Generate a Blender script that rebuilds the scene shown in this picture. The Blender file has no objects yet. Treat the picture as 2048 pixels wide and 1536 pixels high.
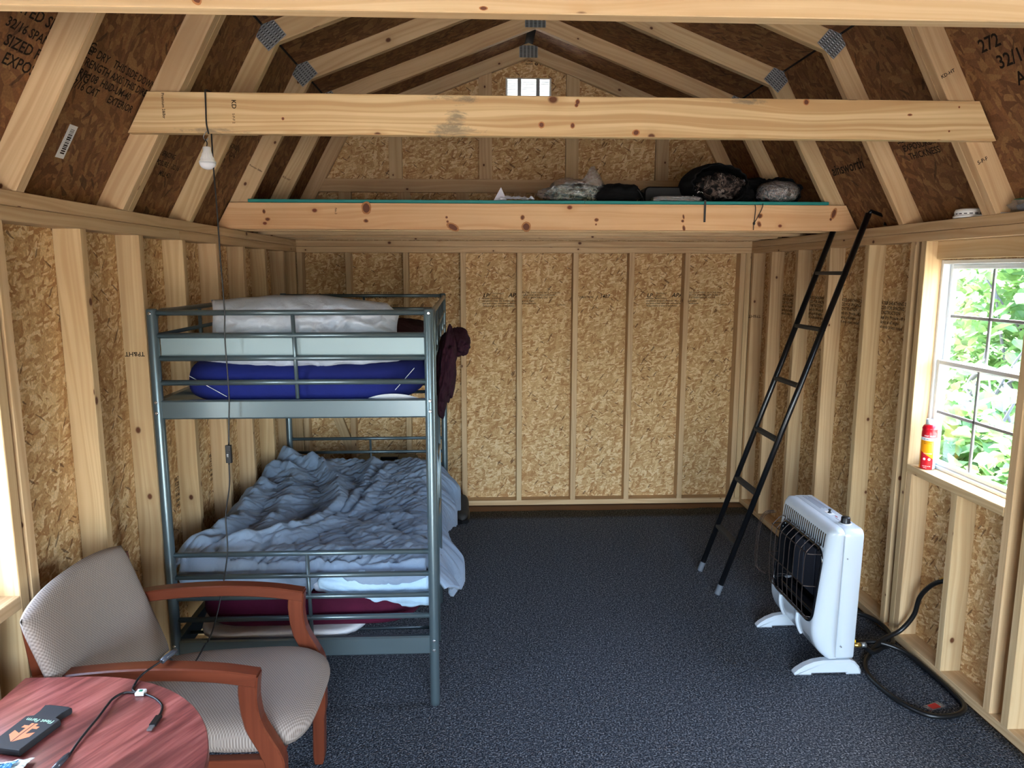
import bpy, bmesh, math, random
from mathutils import Vector, Matrix, noise, Euler

random.seed(7)
scene = bpy.context.scene
COL = scene.collection
R = math.radians
W = 3.263            # clear width between the stud faces
FRONT = -7.35        # unseen front wall behind the camera, set back to even out the light falloff

# ------------------------------------------------------------------ camera
cam = bpy.data.cameras.new('camera')
cam.sensor_fit = 'HORIZONTAL'
cam.sensor_width = 36.0
cam.lens = 1442.0 / 2048.0 * 36.0
cam.clip_start = 0.02
cam_ob = bpy.data.objects.new('camera', cam)
COL.objects.link(cam_ob)
yaw, pitch, roll = 0.0450, 0.1534, 0.0010
fwd = Vector((math.sin(yaw) * math.cos(pitch), math.cos(yaw) * math.cos(pitch), -math.sin(pitch)))
rgt = Vector((math.cos(yaw), -math.sin(yaw), 0))
upv = rgt.cross(fwd)
r2 = math.cos(roll) * rgt + math.sin(roll) * upv
u2 = -math.sin(roll) * rgt + math.cos(roll) * upv
cam_ob.matrix_world = Matrix(((r2.x, u2.x, -fwd.x, 1.2888), (r2.y, u2.y, -fwd.y, -5.2286),
                              (r2.z, u2.z, -fwd.z, 1.7342), (0, 0, 0, 1)))
scene.camera = cam_ob

# ------------------------------------------------------------------ light and exposure
vs = scene.view_settings
vs.view_transform = 'Standard'
try:
    vs.look = 'None'
except Exception:
    pass
vs.gamma = 1.0
vs.use_curve_mapping = False
vs.exposure = 3.6

world = bpy.data.worlds.new('daylight')
scene.world = world
world.use_nodes = True
wn = world.node_tree.nodes
wl = world.node_tree.links
wn.clear()
wo = wn.new('ShaderNodeOutputWorld')
wb = wn.new('ShaderNodeBackground')
sky = wn.new('ShaderNodeTexSky')
sky.sky_type = 'NISHITA'
sky.sun_disc = False
sky.sun_elevation = R(48)
sky.sun_rotation = R(15)
sky.air_density = 1.0
sky.dust_density = 3.0
sky.ozone_density = 1.0
wb.inputs['Strength'].default_value = 0.6
hs = wn.new('ShaderNodeHueSaturation')
hs.inputs['Saturation'].default_value = 0.78
wl.new(sky.outputs[0], hs.inputs['Color'])
wl.new(hs.outputs[0], wb.inputs[0])
wl.new(wb.outputs[0], wo.inputs[0])

sun = bpy.data.lights.new('sun', 'SUN')
sun.energy = 1.2
sun.angle = R(3)
sun.color = (1.0, 0.95, 0.86)
sun_ob = bpy.data.objects.new('sun', sun)
COL.objects.link(sun_ob)
sun_ob.rotation_euler = (R(-38), R(6), 0)        # shines from behind the back wall, high up
sun_ob.location = (1.6, 6, 8)


def portal(name, loc, rot, sx, sy):
    l = bpy.data.lights.new(name, 'AREA')
    l.shape = 'RECTANGLE'
    l.size = sx
    l.size_y = sy
    l.cycles.is_portal = True
    o = bpy.data.objects.new(name, l)
    COL.objects.link(o)
    o.location = loc
    o.rotation_euler = rot
    return o


portal('daylight_portal_door', (1.63, FRONT - 0.05, 1.0), (R(90), 0, 0), 2.5, 2.1)      # faces +Y (inwards)
portal('daylight_portal_window', (W + 0.14, -2.355, 1.33), (0, R(90), 0), 0.93, 0.58)      # faces -X
portal('daylight_portal_window', (-0.14, -3.55, 1.33), (0, R(-90), 0), 0.93, 0.58)         # faces +X

# ------------------------------------------------------------------ node helpers and materials


def srgb(r, g, b):
    f = lambda c: (c / 255 / 12.92) if c / 255 <= 0.04045 else ((c / 255 + 0.055) / 1.055) ** 2.4
    return (f(r), f(g), f(b), 1)


class NT:
    def __init__(s, name):
        s.m = bpy.data.materials.new(name)
        s.m.use_nodes = True
        s.t = s.m.node_tree
        s.n = s.t.nodes
        s.n.clear()
        s.out = s.n.new('ShaderNodeOutputMaterial')
        s.b = s.n.new('ShaderNodeBsdfPrincipled')
        s.t.links.new(s.b.outputs[0], s.out.inputs[0])

    def link(s, a, b):
        s.t.links.new(a, b)

    def node(s, typ, inputs=None, **kw):
        nd = s.n.new('ShaderNode' + typ)
        for k, v in kw.items():
            setattr(nd, k, v)
        for k, v in (inputs or {}).items():
            if hasattr(v, 'is_linked') or isinstance(v, bpy.types.NodeSocket):
                s.link(v, nd.inputs[k])
            else:
                nd.inputs[k].default_value = v
        return nd

    def math(s, op, a, b=None, c=None):
        d = {0: a}
        if b is not None:
            d[1] = b
        if c is not None:
            d[2] = c
        return s.node('Math', d, operation=op).outputs[0]

    def mix(s, fac, a, b, mode='MIX'):
        nd = s.node('Mix', None, data_type='RGBA', blend_type=mode)
        for i, v in ((0, fac), (6, a), (7, b)):
            if isinstance(v, bpy.types.NodeSocket):
                s.link(v, nd.inputs[i])
            else:
                nd.inputs[i].default_value = v
        return nd.outputs[2]

    def ramp(s, fac, stops, interp='LINEAR'):
        nd = s.node('ValToRGB', {0: fac})
        nd.color_ramp.interpolation = interp
        e = nd.color_ramp.elements
        while len(e) < len(stops):
            e.new(0.5)
        for el, (p, c) in zip(e, stops):
            el.position = p
            el.color = c if len(c) == 4 else (*c, 1)
        return nd.outputs[0]

    def uvmap(s, scale=(1, 1, 1), rot=0.0, shift=True, loc=(0, 0, 0)):
        uv = s.node('TexCoord').outputs['UV']
        if shift:
            rnd = s.node('ObjectInfo').outputs['Random']
            off = s.node('CombineXYZ', {0: s.math('MULTIPLY', rnd, 37.0), 1: s.math('MULTIPLY', rnd, 53.0), 2: 0.0}).outputs[0]
            uv = s.node('VectorMath', {0: uv, 1: off}, operation='ADD').outputs[0]
        return s.node('Mapping', {0: uv, 1: loc, 2: (0, 0, rot), 3: scale}).outputs[0]

    def base(s, col, rough=0.5, metal=0.0, spec=0.5):
        if isinstance(col, bpy.types.NodeSocket):
            s.link(col, s.b.inputs['Base Color'])
        else:
            s.b.inputs['Base Color'].default_value = col
        if isinstance(rough, bpy.types.NodeSocket):
            s.link(rough, s.b.inputs['Roughness'])
        else:
            s.b.inputs['Roughness'].default_value = rough
        s.b.inputs['Metallic'].default_value = metal
        s.b.inputs['Specular IOR Level'].default_value = spec

    def bump(s, h, strength=0.2, dist=0.005):
        nd = s.node('Bump', {'Strength': strength, 'Distance': dist, 'Height': h})
        s.link(nd.outputs[0], s.b.inputs['Normal'])


def plain(name, col, rough=0.5, metal=0.0, spec=0.5, coat=0.0, bump=None):
    t = NT(name)
    t.base(col, rough, metal, spec)
    if coat:
        t.b.inputs['Coat Weight'].default_value = coat
        t.b.inputs['Coat Roughness'].default_value = 0.15
    if bump:
        sc, st, ds = bump
        c = t.node('TexCoord').outputs['Object']
        nz = t.node('TexNoise', {'Vector': c, 'Scale': sc, 'Detail': 3.0}).outputs[0]
        t.bump(nz, st, ds)
    return t.m


def wood(name, light, dark, knot, tint=0.35, band=0.5, knots=True, kscale=4.2, rough=0.62, stain=None):
    t = NT(name)
    v = t.uvmap()
    low = t.node('TexNoise', {'Vector': t.uvmap((0.9, 5, 1)), 'Scale': 1.0, 'Detail': 2.0}, noise_dimensions='2D').outputs[0]
    # growth rings cut along the board
    sep = t.node('SeparateXYZ', {0: v})
    vv = t.math('MULTIPLY_ADD', low, 0.10, sep.outputs[1])
    ring = t.node('TexNoise', {'Vector': t.node('CombineXYZ', {0: t.math('MULTIPLY', sep.outputs[0], 0.45), 1: t.math('MULTIPLY', vv, 62.0), 2: 0.0}).outputs[0],
                               'Scale': 1.0, 'Detail': 1.5, 'Roughness': 0.5}, noise_dimensions='2D').outputs[0]
    fine = t.node('TexNoise', {'Vector': t.uvmap((6, 420, 1)), 'Scale': 1.0, 'Detail': 2.0}, noise_dimensions='2D').outputs[0]
    ringf = t.ramp(ring, [(0.40, (0, 0, 0)), (0.66, (1, 1, 1))])
    col = t.mix(t.math('MULTIPLY', ringf, band), light, dark)
    col = t.mix(t.math('MULTIPLY', fine, 0.25), col, dark)
    blotch = t.node('TexNoise', {'Vector': t.uvmap((1.4, 9, 1)), 'Scale': 1.0, 'Detail': 3.0}, noise_dimensions='2D').outputs[0]
    col = t.mix(t.ramp(blotch, [(0.45, (0, 0, 0)), (0.8, (0.5, 0.5, 0.5))]), col, dark)
    rnd = t.node('ObjectInfo').outputs['Random']
    tintc = t.ramp(rnd, [(0.0, srgb(255, 233, 210)), (0.2, srgb(238, 226, 196)), (0.4, srgb(255, 240, 205)), (0.6, srgb(226, 208, 186)),
                         (0.8, srgb(255, 226, 196)), (1.0, srgb(240, 236, 214))], 'CONSTANT')
    col = t.mix(tint, col, tintc, 'MULTIPLY')
    if knots:
        kv = t.uvmap((kscale * 0.75, kscale, 1))
        vo = t.node('TexVoronoi', {'Vector': kv, 'Scale': 1.0}, voronoi_dimensions='2D')
        pick = t.math('GREATER_THAN', t.node('SeparateColor', {0: vo.outputs['Color']}).outputs[0], 0.36)
        size = t.math('MULTIPLY_ADD', t.node('SeparateColor', {0: vo.outputs['Color']}).outputs[1], 0.035, 0.022)
        d = t.math('DIVIDE', vo.outputs['Distance'], size)
        core = t.math('MULTIPLY', t.ramp(d, [(0.55, (1, 1, 1)), (1.0, (0, 0, 0))]), pick)
        halo = t.math('MULTIPLY', t.ramp(t.math('MULTIPLY', d, 0.35), [(0.3, (0.45, 0.45, 0.45)), (1.0, (0, 0, 0))]), pick)
        col = t.mix(halo, col, dark)
        col = t.mix(core, col, knot)
    if stain:
        oc = t.node('TexCoord').outputs['Object']
        sp = t.node('SeparateXYZ', {0: oc})
        nz = t.node('TexNoise', {'Vector': t.node('Mapping', {0: oc, 3: (9, 1, 24)}).outputs[0], 'Scale': 1.0, 'Detail': 6.0, 'Roughness': 0.75, 'Distortion': 0.8}).outputs[0]
        for (sx, sz, wx, wz) in stain:
            dx = t.math('POWER', t.math('DIVIDE', t.math('SUBTRACT', sp.outputs[0], sx), wx), 2.0)
            dz = t.math('POWER', t.math('DIVIDE', t.math('SUBTRACT', sp.outputs[2], sz), wz), 2.0)
            g = t.math('SUBTRACT', t.math('MULTIPLY_ADD', nz, 2.6, -0.55), t.math('MULTIPLY', t.math('ADD', dx, dz), 0.6))
            col = t.mix(t.ramp(g, [(0.45, (0, 0, 0)), (0.85, (0.7, 0.7, 0.7))]), col, srgb(112, 104, 88))
    t.base(col, rough, 0, 0.35)
    t.bump(ring, 0.12, 0.002)
    return t.m


def osb(name, tones, dark, scale=(19, 70), rough=0.75):
    """strand board: layers of long voronoi flakes turned every way"""
    t = NT(name)
    wob = t.node('TexNoise', {'Vector': t.uvmap((1, 1, 1)), 'Scale': 55.0, 'Detail': 2.0}, noise_dimensions='2D').outputs['Color']
    base_uv = t.node('VectorMath', {0: t.uvmap((1, 1, 1)), 1: t.node('VectorMath', {0: wob, 1: (0.0045, 0.0045, 0)}, operation='MULTIPLY').outputs[0]}, operation='ADD').outputs[0]
    col = None
    hgt = None
    n = len(tones)
    for i, (ang, f) in enumerate(((0.2, 0.8), (1.35, 0.7), (-0.75, 0.85), (2.3, 1.1), (0.75, 1.3), (-0.25, 1.0), (1.8, 1.7))):
        mp = t.node('Mapping', {0: base_uv, 1: (3.1 * i, 1.7 * i, 0), 2: (0, 0, ang), 3: (1 / (scale[0] * f), 1 / (scale[1] * f), 1)}, vector_type='TEXTURE').outputs[0]
        vo = t.node('TexVoronoi', {'Vector': mp, 'Scale': 1.0}, voronoi_dimensions='2D')
        sc = t.node('SeparateColor', {0: vo.outputs['Color']})
        c = t.ramp(sc.outputs[1], [(k / n, tones[(k + i) % n]) for k in range(n)], 'CONSTANT')
        if col is None:
            col, hgt = c, sc.outputs[2]
        else:
            m = t.math('GREATER_THAN', sc.outputs[0], 0.62)
            col = t.mix(m, col, c)
            hgt = t.math('MULTIPLY_ADD', m, t.math('SUBTRACT', sc.outputs[2], hgt), hgt)
    # dark slivers
    mp = t.node('Mapping', {0: base_uv, 1: (9, 4, 0), 2: (0, 0, 1.0), 3: (1 / (scale[0] * 1.6), 1 / (scale[1] * 2.4), 1)}, vector_type='TEXTURE').outputs[0]
    vo = t.node('TexVoronoi', {'Vector': mp, 'Scale': 1.0}, voronoi_dimensions='2D')
    m = t.math('GREATER_THAN', t.node('SeparateColor', {0: vo.outputs['Color']}).outputs[0], 0.990)
    col = t.mix(t.math('MULTIPLY', m, 0.7), col, dark)
    mp = t.node('Mapping', {0: base_uv, 1: (5, 2, 0), 2: (0, 0, -0.6), 3: (1 / (scale[0] * 1.5), 1 / (scale[1] * 2.0), 1)}, vector_type='TEXTURE').outputs[0]
    vo = t.node('TexVoronoi', {'Vector': mp, 'Scale': 1.0}, voronoi_dimensions='2D')
    m = t.math('GREATER_THAN', t.node('SeparateColor', {0: vo.outputs['Color']}).outputs[0], 0.985)
    col = t.mix(t.math('MULTIPLY', m, 0.7), col, dark)
    grain = t.node('TexNoise', {'Vector': t.uvmap((1, 1, 1)), 'Scale': 140.0, 'Detail': 2.0}, noise_dimensions='2D').outputs[0]
    col = t.mix(t.ramp(grain, [(0.42, (0.2, 0.2, 0.2)), (0.6, (0, 0, 0))]), col, dark)
    t.base(col, rough, 0, 0.3)
    t.bump(hgt, 0.25, 0.003)
    return t.m


MAT = {}
MAT['pine'] = wood('pine_lumber', srgb(210, 186, 148), srgb(174, 141, 100), srgb(92, 52, 26))
MAT['pine_beam'] = wood('pine_beam_lumber', srgb(222, 198, 156), srgb(192, 152, 104), srgb(96, 54, 24), band=0.45, tint=0.1, kscale=3.2)
MAT['pine_mould'] = wood('stained_beam_lumber', srgb(220, 194, 148), srgb(178, 138, 90), srgb(96, 54, 24), band=0.75, tint=0.1, kscale=3.2,
                         stain=[(1.18, 2.235, 0.16, 0.03), (1.21, 2.29, 0.05, 0.05), (2.24, 2.345, 0.10, 0.018), (1.20, 2.345, 0.14, 0.02), (0.36, 2.228, 0.18, 0.02)])
MAT['pine_red'] = wood('pine_joist_lumber', srgb(226, 188, 142), srgb(200, 146, 96), srgb(120, 56, 30), tint=0.1, kscale=4.0)
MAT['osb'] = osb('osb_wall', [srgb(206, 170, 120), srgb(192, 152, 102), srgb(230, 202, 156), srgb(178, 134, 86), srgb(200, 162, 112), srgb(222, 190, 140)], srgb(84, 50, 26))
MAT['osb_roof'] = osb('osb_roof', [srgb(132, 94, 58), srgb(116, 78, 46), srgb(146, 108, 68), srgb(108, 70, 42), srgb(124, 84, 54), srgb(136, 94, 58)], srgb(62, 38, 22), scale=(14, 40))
MAT['ink'] = plain('stamp_ink', srgb(38, 30, 24), 0.8, spec=0.1)
MAT['ink_faint'] = plain('faded_stamp_ink', srgb(92, 72, 48), 0.8, spec=0.1)
MAT['galv'] = plain('galvanised_steel', srgb(150, 154, 156), 0.42, 0.85)
MAT['dark_felt'] = plain('roofing_felt', srgb(30, 30, 32), 0.9)
MAT['subfloor'] = plain('subfloor_wood', srgb(120, 84, 52), 0.8)
MAT['teal_edge'] = plain('teal_sealed_edge', srgb(20, 128, 122), 0.6)
MAT['deck'] = MAT['osb']
MAT['vinyl'] = plain('white_vinyl', srgb(226, 230, 232), 0.35)
MAT['grey_vinyl'] = plain('grey_vinyl_bar', srgb(150, 152, 152), 0.4)
MAT['white'] = plain('white_plastic', srgb(232, 232, 230), 0.35)
MAT['black'] = plain('black_plastic', srgb(18, 18, 20), 0.4)


def carpet_mat():
    t = NT('carpet_loop_pile')
    c = t.node('TexCoord').outputs['Object']
    n1 = t.node('TexNoise', {'Vector': c, 'Scale': 150.0, 'Detail': 2.0}).outputs[0]
    n2 = t.node('TexNoise', {'Vector': c, 'Scale': 60.0, 'Detail': 2.0}).outputs[0]
    vo = t.node('TexVoronoi', {'Vector': c, 'Scale': 170.0}).outputs[0]
    col = t.ramp(n1, [(0.32, srgb(34, 38, 46)), (0.5, srgb(76, 82, 92)), (0.66, srgb(150, 154, 160))])
    col = t.mix(t.ramp(n2, [(0.3, (0.6, 0.6, 0.6)), (0.6, (0, 0, 0))]), col, srgb(42, 47, 56))
    t.base(col, 0.95, 0, 0.1)
    t.bump(t.math('SUBTRACT', n1, vo), 0.9, 0.006)
    return t.m


MAT['carpet'] = carpet_mat()


def glass_mat():
    t = NT('window_glass')
    tr = t.node('BsdfTransparent', {0: (0.96, 0.98, 0.97, 1)})
    gl = t.node('BsdfGlossy', {0: (1, 1, 1, 1), 'Roughness': 0.0})
    fc = t.node('LayerWeight', {0: 0.5}).outputs['Facing']
    fr = t.math('MULTIPLY_ADD', t.math('POWER', fc, 4.0), 0.7, 0.05)
    mx = t.node('MixShader', {0: fr, 1: tr.outputs[0], 2: gl.outputs[0]})
    t.link(mx.outputs[0], t.out.inputs[0])
    return t.m


MAT['glass'] = glass_mat()

# ------------------------------------------------------------------ mesh helpers


def mesh_obj(name, verts, faces, mat, parent=None, grain=None, smooth=False, uv=True):
    me = bpy.data.meshes.new(name)
    me.from_pydata([tuple(v) for v in verts], [], faces)
    me.update()
    if uv:
        add_uv(me, grain)
    if smooth:
        for p in me.polygons:
            p.use_smooth = True
    return link(name, me, mat, parent)


def link(name, me, mat, parent=None):
    o = bpy.data.objects.new(name, me)
    COL.objects.link(o)
    if mat is not None:
        mats = mat if isinstance(mat, (list, tuple)) else [mat]
        for m in mats:
            me.materials.append(MAT[m] if isinstance(m, str) else m)
    if parent is not None:
        o.parent = parent
    return o


def add_uv(me, grain=None):
    """uv in metres, u along the grain of the piece"""
    if grain is None:
        dim = [max(v.co[i] for v in me.vertices) - min(v.co[i] for v in me.vertices) for i in range(3)]
        g = Vector((0, 0, 0))
        g[dim.index(max(dim))] = 1
    else:
        g = Vector(grain).normalized()
    lay = me.uv_layers.new(name='UVMap')
    for p in me.polygons:
        n = p.normal
        if abs(n.dot(g)) > 0.8:
            a = n.orthogonal().normalized()
        else:
            a = (g - n * g.dot(n)).normalized()
        b = n.cross(a)
        for li in p.loop_indices:
            co = me.vertices[me.loops[li].vertex_index].co
            lay.data[li].uv = (co.dot(a), co.dot(b))


def prism(name, poly, axis, a, b, mat, parent=None, grain=None, ch=0.0015):
    """polygon extruded along an axis; edges of both end faces chamfered"""
    n = len(poly)
    area = sum(poly[i][0] * poly[(i + 1) % n][1] - poly[(i + 1) % n][0] * poly[i][1] for i in range(n))
    if area < 0:
        poly = poly[::-1]
    cx = sum(p[0] for p in poly) / n
    cy = sum(p[1] for p in poly) / n

    def inset(d):
        out = []
        for i in range(n):
            p0, p1, p2 = Vector(poly[i - 1]), Vector(poly[i]), Vector(poly[(i + 1) % n])
            e1 = (p1 - p0).normalized()
            e2 = (p2 - p1).normalized()
            n1 = Vector((-e1.y, e1.x))
            n2 = Vector((-e2.y, e2.x))
            k = (n1 + n2)
            k = k / max(0.25, 1 + n1.dot(n2))
            out.append(p1 + k * d)
        return out

    def P(q, t):
        if axis == 'X':
            return Vector((t, q[0], q[1]))
        if axis == 'Y':
            return Vector((q[0], t, q[1]))
        return Vector((q[0], q[1], t))
    s = 1 if b > a else -1
    rows = [(inset(ch), a), (poly, a + s * ch), (poly, b - s * ch), (inset(ch), b)]
    verts = [P(q, t) for pl, t in rows for q in pl]
    faces = []
    for r in range(3):
        for i in range(n):
            j = (i + 1) % n
            faces.append((r * n + i, r * n + j, (r + 1) * n + j, (r + 1) * n + i))
    faces.append(tuple(range(n - 1, -1, -1)))
    faces.append(tuple(3 * n + i for i in range(n)))
    # Y-axis prisms of (x, z) polygons and reversed spans need their faces turned
    flip = (axis == 'Y') != (s < 0)
    if flip:
        faces = [f[::-1] for f in faces]
    return mesh_obj(name, verts, faces, mat, parent, grain)


def board(name, x, y, z, mat='pine', parent=None, grain=None, ch=0.002):
    """box given by its three ranges, chamfered along its long edges"""
    dims = [x[1] - x[0], y[1] - y[0], z[1] - z[0]]
    ax = dims.index(max(dims))
    if ax == 0:
        poly, A, r = [(y[0], z[0]), (y[1], z[0]), (y[1], z[1]), (y[0], z[1])], 'X', x
    elif ax == 1:
        poly, A, r = [(x[0], z[0]), (x[1], z[0]), (x[1], z[1]), (x[0], z[1])], 'Y', y
    else:
        poly, A, r = [(x[0], y[0]), (x[1], y[0]), (x[1], y[1]), (x[0], y[1])], 'Z', z
    # chamfer the long edges of the section too
    pts = []
    n = 4
    c = min(ch, 0.2 * min(d for i, d in enumerate(dims) if i != ax))
    for i in range(n):
        p0, p1, p2 = Vector(poly[i - 1]), Vector(poly[i]), Vector(poly[(i + 1) % n])
        pts.append(p1 + (p0 - p1).normalized() * c)
        pts.append(p1 + (p2 - p1).normalized() * c)
    return prism(name, [tuple(p) for p in pts], A, r[0], r[1], mat, parent, grain, ch=0.0006)


def thing(name, label, cat, loc=(0, 0, 0), rotz=0.0, group=None):
    o = bpy.data.objects.new(name, None)
    COL.objects.link(o)
    o.empty_display_size = 0.1
    o.location = loc
    o.rotation_euler = (0, 0, rotz)
    return tag(o, label, cat, group)


def tag(o, label, cat, group=None):
    o['label'] = label
    o['category'] = cat
    if group:
        o['group'] = group
    return o


def structure(o, label=None):
    o['kind'] = 'structure'
    if label:
        o['label'] = label
    return o


def stuff(o):
    o['kind'] = 'stuff'
    return o


def tube(name, pts, r, mat, parent=None, res=10, closed=False, radii=None, cap=True):
    """round tube along a polyline"""
    pts = [Vector(p) for p in pts]
    n = len(pts)
    verts, faces = [], []
    t0 = (pts[1] - pts[0]).normalized()
    nrm = t0.orthogonal().normalized()
    if abs(t0.z) < 0.9:
        nrm = Vector((0, 0, 1)) - t0 * t0.z
        nrm.normalize()
    prev = t0
    for i in range(n):
        if closed:
            t = (pts[(i + 1) % n] - pts[i - 1]).normalized()
        elif i == 0:
            t = t0
        elif i == n - 1:
            t = (pts[-1] - pts[-2]).normalized()
        else:
            t = ((pts[i + 1] - pts[i]).normalized() + (pts[i] - pts[i - 1]).normalized()).normalized()
        q = prev.rotation_difference(t)
        nrm = (q @ nrm)
        nrm = (nrm - t * nrm.dot(t)).normalized()
        prev = t
        bn = t.cross(nrm)
        rr = radii[i] if radii else r
        for k in range(res):
            a = 2 * math.pi * k / res
            verts.append(pts[i] + (nrm * math.cos(a) + bn * math.sin(a)) * rr)
    for i in range(n if closed else n - 1):
        for k in range(res):
            j = (i + 1) % n
            faces.append((i * res + k, i * res + (k + 1) % res, j * res + (k + 1) % res, j * res + k))
    if cap and not closed:
        faces.append(tuple(range(res - 1, -1, -1)))
        faces.append(tuple((n - 1) * res + k for k in range(res)))
    return mesh_obj(name, verts, faces, mat, parent, smooth=True)


def bez(pts, n=8):
    """Catmull-Rom through points"""
    P = [Vector(p) for p in pts]
    P = [P[0] * 2 - P[1]] + P + [P[-1] * 2 - P[-2]]
    out = []
    for i in range(1, len(P) - 2):
        for k in range(n):
            t = k / n
            a, b, c, d = P[i - 1], P[i], P[i + 1], P[i + 2]
            out.append(0.5 * ((2 * b) + (c - a) * t + (2 * a - 5 * b + 4 * c - d) * t * t + (3 * b - a - 3 * c + d) * t ** 3))
    out.append(P[-2])
    return out


def lathe(name, prof, mat, parent=None, loc=(0, 0, 0), res=32, mats_by_row=None, axis='Z'):
    verts, faces, mi = [], [], []
    for r, z in prof:
        for k in range(res):
            a = 2 * math.pi * k / res
            verts.append((loc[0] + r * math.cos(a), loc[1] + r * math.sin(a), loc[2] + z))
    for i in range(len(prof) - 1):
        for k in range(res):
            faces.append((i * res + k, i * res + (k + 1) % res, (i + 1) * res + (k + 1) % res, (i + 1) * res + k))
            mi.append(mats_by_row[i] if mats_by_row else 0)
    faces.append(tuple(range(res - 1, -1, -1)))
    faces.append(tuple((len(prof) - 1) * res + k for k in range(res)))
    mi += [mi[0], mi[-1]]
    o = mesh_obj(name, verts, faces, mat, parent, smooth=True)
    for p, m in zip(o.data.polygons, mi):
        p.material_index = m
    o.data.polygons[-1].use_smooth = False
    o.data.polygons[-2].use_smooth = False
    return o


def grid(name, nu, nv, fn, mat, parent=None, smooth=True, thick=0.0, closed_u=False):
    verts = [fn(i / (nu - (0 if closed_u else 1)), j / (nv - 1)) for j in range(nv) for i in range(nu)]
    faces = []
    for j in range(nv - 1):
        for i in range(nu if closed_u else nu - 1):
            k = (i + 1) % nu
            faces.append((j * nu + i, j * nu + k, (j + 1) * nu + k, (j + 1) * nu + i))
    me = bpy.data.meshes.new(name)
    me.from_pydata([tuple(v) for v in verts], [], faces)
    lay = me.uv_layers.new(name='UVMap')
    for p in me.polygons:
        for li in p.loop_indices:
            vi = me.loops[li].vertex_index
            lay.data[li].uv = ((vi % nu) / (nu - 1), (vi // nu) / (nv - 1))
        p.use_smooth = smooth
    o = link(name, me, mat, parent)
    if thick:
        md = o.modifiers.new('thickness', 'SOLIDIFY')
        md.thickness = thick
        md.offset = 0
    return o


def blob(name, c, rad, mat, parent=None, seed=0, amp=0.12, freq=3.0, floor=None, sub=4, ridge=0.0, rot=(0, 0, 0), power=2.0):
    """soft crumpled lump"""
    bm = bmesh.new()
    bmesh.ops.create_icosphere(bm, subdivisions=sub, radius=1.0)
    off = Vector((seed * 3.7, seed * 1.3, seed * 7.1))
    M = Euler(rot).to_matrix()
    for v in bm.verts:
        d = v.co.normalized()
        if power != 2.0:
            k = (abs(d.x) ** power + abs(d.y) ** power + abs(d.z) ** power) ** (-1 / power)
            p = d * k
        else:
            p = d.copy()
        n = noise.noise(d * freq + off) + 0.5 * noise.noise(d * freq * 2.3 + off)
        s = 1 + amp * n
        if ridge:
            s += ridge * (0.5 - abs(noise.noise(d * freq * 1.8 + off * 2))) + ridge * 0.5 * (0.5 - abs(noise.noise(d * freq * 4.1 - off)))
        q = M @ Vector((p.x * rad[0] * s, p.y * rad[1] * s, p.z * rad[2] * s)) + Vector(c)
        if floor is not None and q.z < floor:
            q.z = floor
        v.co = q
    me = bpy.data.meshes.new(name)
    bm.to_mesh(me)
    bm.free()
    for p in me.polygons:
        p.use_smooth = True
    add_uv(me)
    return link(name, me, mat, parent)


def text(s, M, size, mat='ink', parent=None, name='stamp_print', shear=0.0, align='LEFT', space=1.0):
    """flat printed lettering; M is a 4x4 matrix placing the baseline"""
    cu = bpy.data.curves.new(name, 'FONT')
    cu.body = s
    cu.size = size
    cu.shear = shear
    cu.align_x = align
    cu.space_character = space
    cu.offset = size * 0.016
    cu.resolution_u = 2
    tmp = bpy.data.objects.new(name, cu)
    COL.objects.link(tmp)
    dg = bpy.context.evaluated_depsgraph_get()
    me = bpy.data.meshes.new_from_object(tmp.evaluated_get(dg))
    bpy.data.objects.remove(tmp)
    bpy.data.curves.remove(cu)
    me.transform(M)
    me.name = name
    return link(name, me, mat, parent)


def frame(o, xdir, ydir):
    """matrix with given origin, text direction and text up"""
    x = Vector(xdir).normalized()
    y = Vector(ydir).normalized()
    z = x.cross(y)
    m = Matrix((x, y, z)).transposed().to_4x4()
    m.translation = Vector(o)
    return m


def join_into(o, others):
    """merge helper meshes of one piece into its mesh"""
    bm = bmesh.new()
    bm.from_mesh(o.data)
    for p in others:
        bm.from_mesh(p.data)
        bpy.data.objects.remove(p)
    bm.to_mesh(o.data)
    bm.free()
    return o


def rebase(o, loc):
    """move a thing's origin to its base without moving its geometry"""
    d = Matrix.Translation(-Vector(loc))
    done = set()

    def walk(c):
        for ch in c.children:
            if ch.data is not None and ch.data.name not in done:
                ch.data.transform(d)
                done.add(ch.data.name)
            walk(ch)
    if o.data is not None:
        o.data.transform(d)
        done.add(o.data.name)
    walk(o)
    o.location = loc
    return o


# ================================================================== the shed
ZB, ZM, ZT = 1.873, 1.915, 1.957          # top plates
S16 = 0.4064
T = 0.038
D = 0.089

# ---- floor
floor = structure(board('floor', (-0.11, W + 0.11), (FRONT - 0.03, 0.11), (-0.06, -0.008), 'subfloor'), 'brown wooden subfloor of the shed')


def carpet_fn(u, v):
    x = 0.004 + u * (W - 0.008)
    y = FRONT + 0.02 + v * (-0.135 - FRONT - 0.02)
    if v == 1:
        y += 0.012 * noise.noise(Vector((x * 3, 0, 1))) + (0.02 if x > 2.9 else 0)
    return (x, y, 0.0)


cp = grid('carpet', 60, 40, carpet_fn, 'carpet', floor)
cp['label'] = 'dark blue grey loop pile carpet'
cp.modifiers.new('thickness', 'SOLIDIFY').thickness = 0.007
cp.modifiers['thickness'].offset = -1

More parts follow.
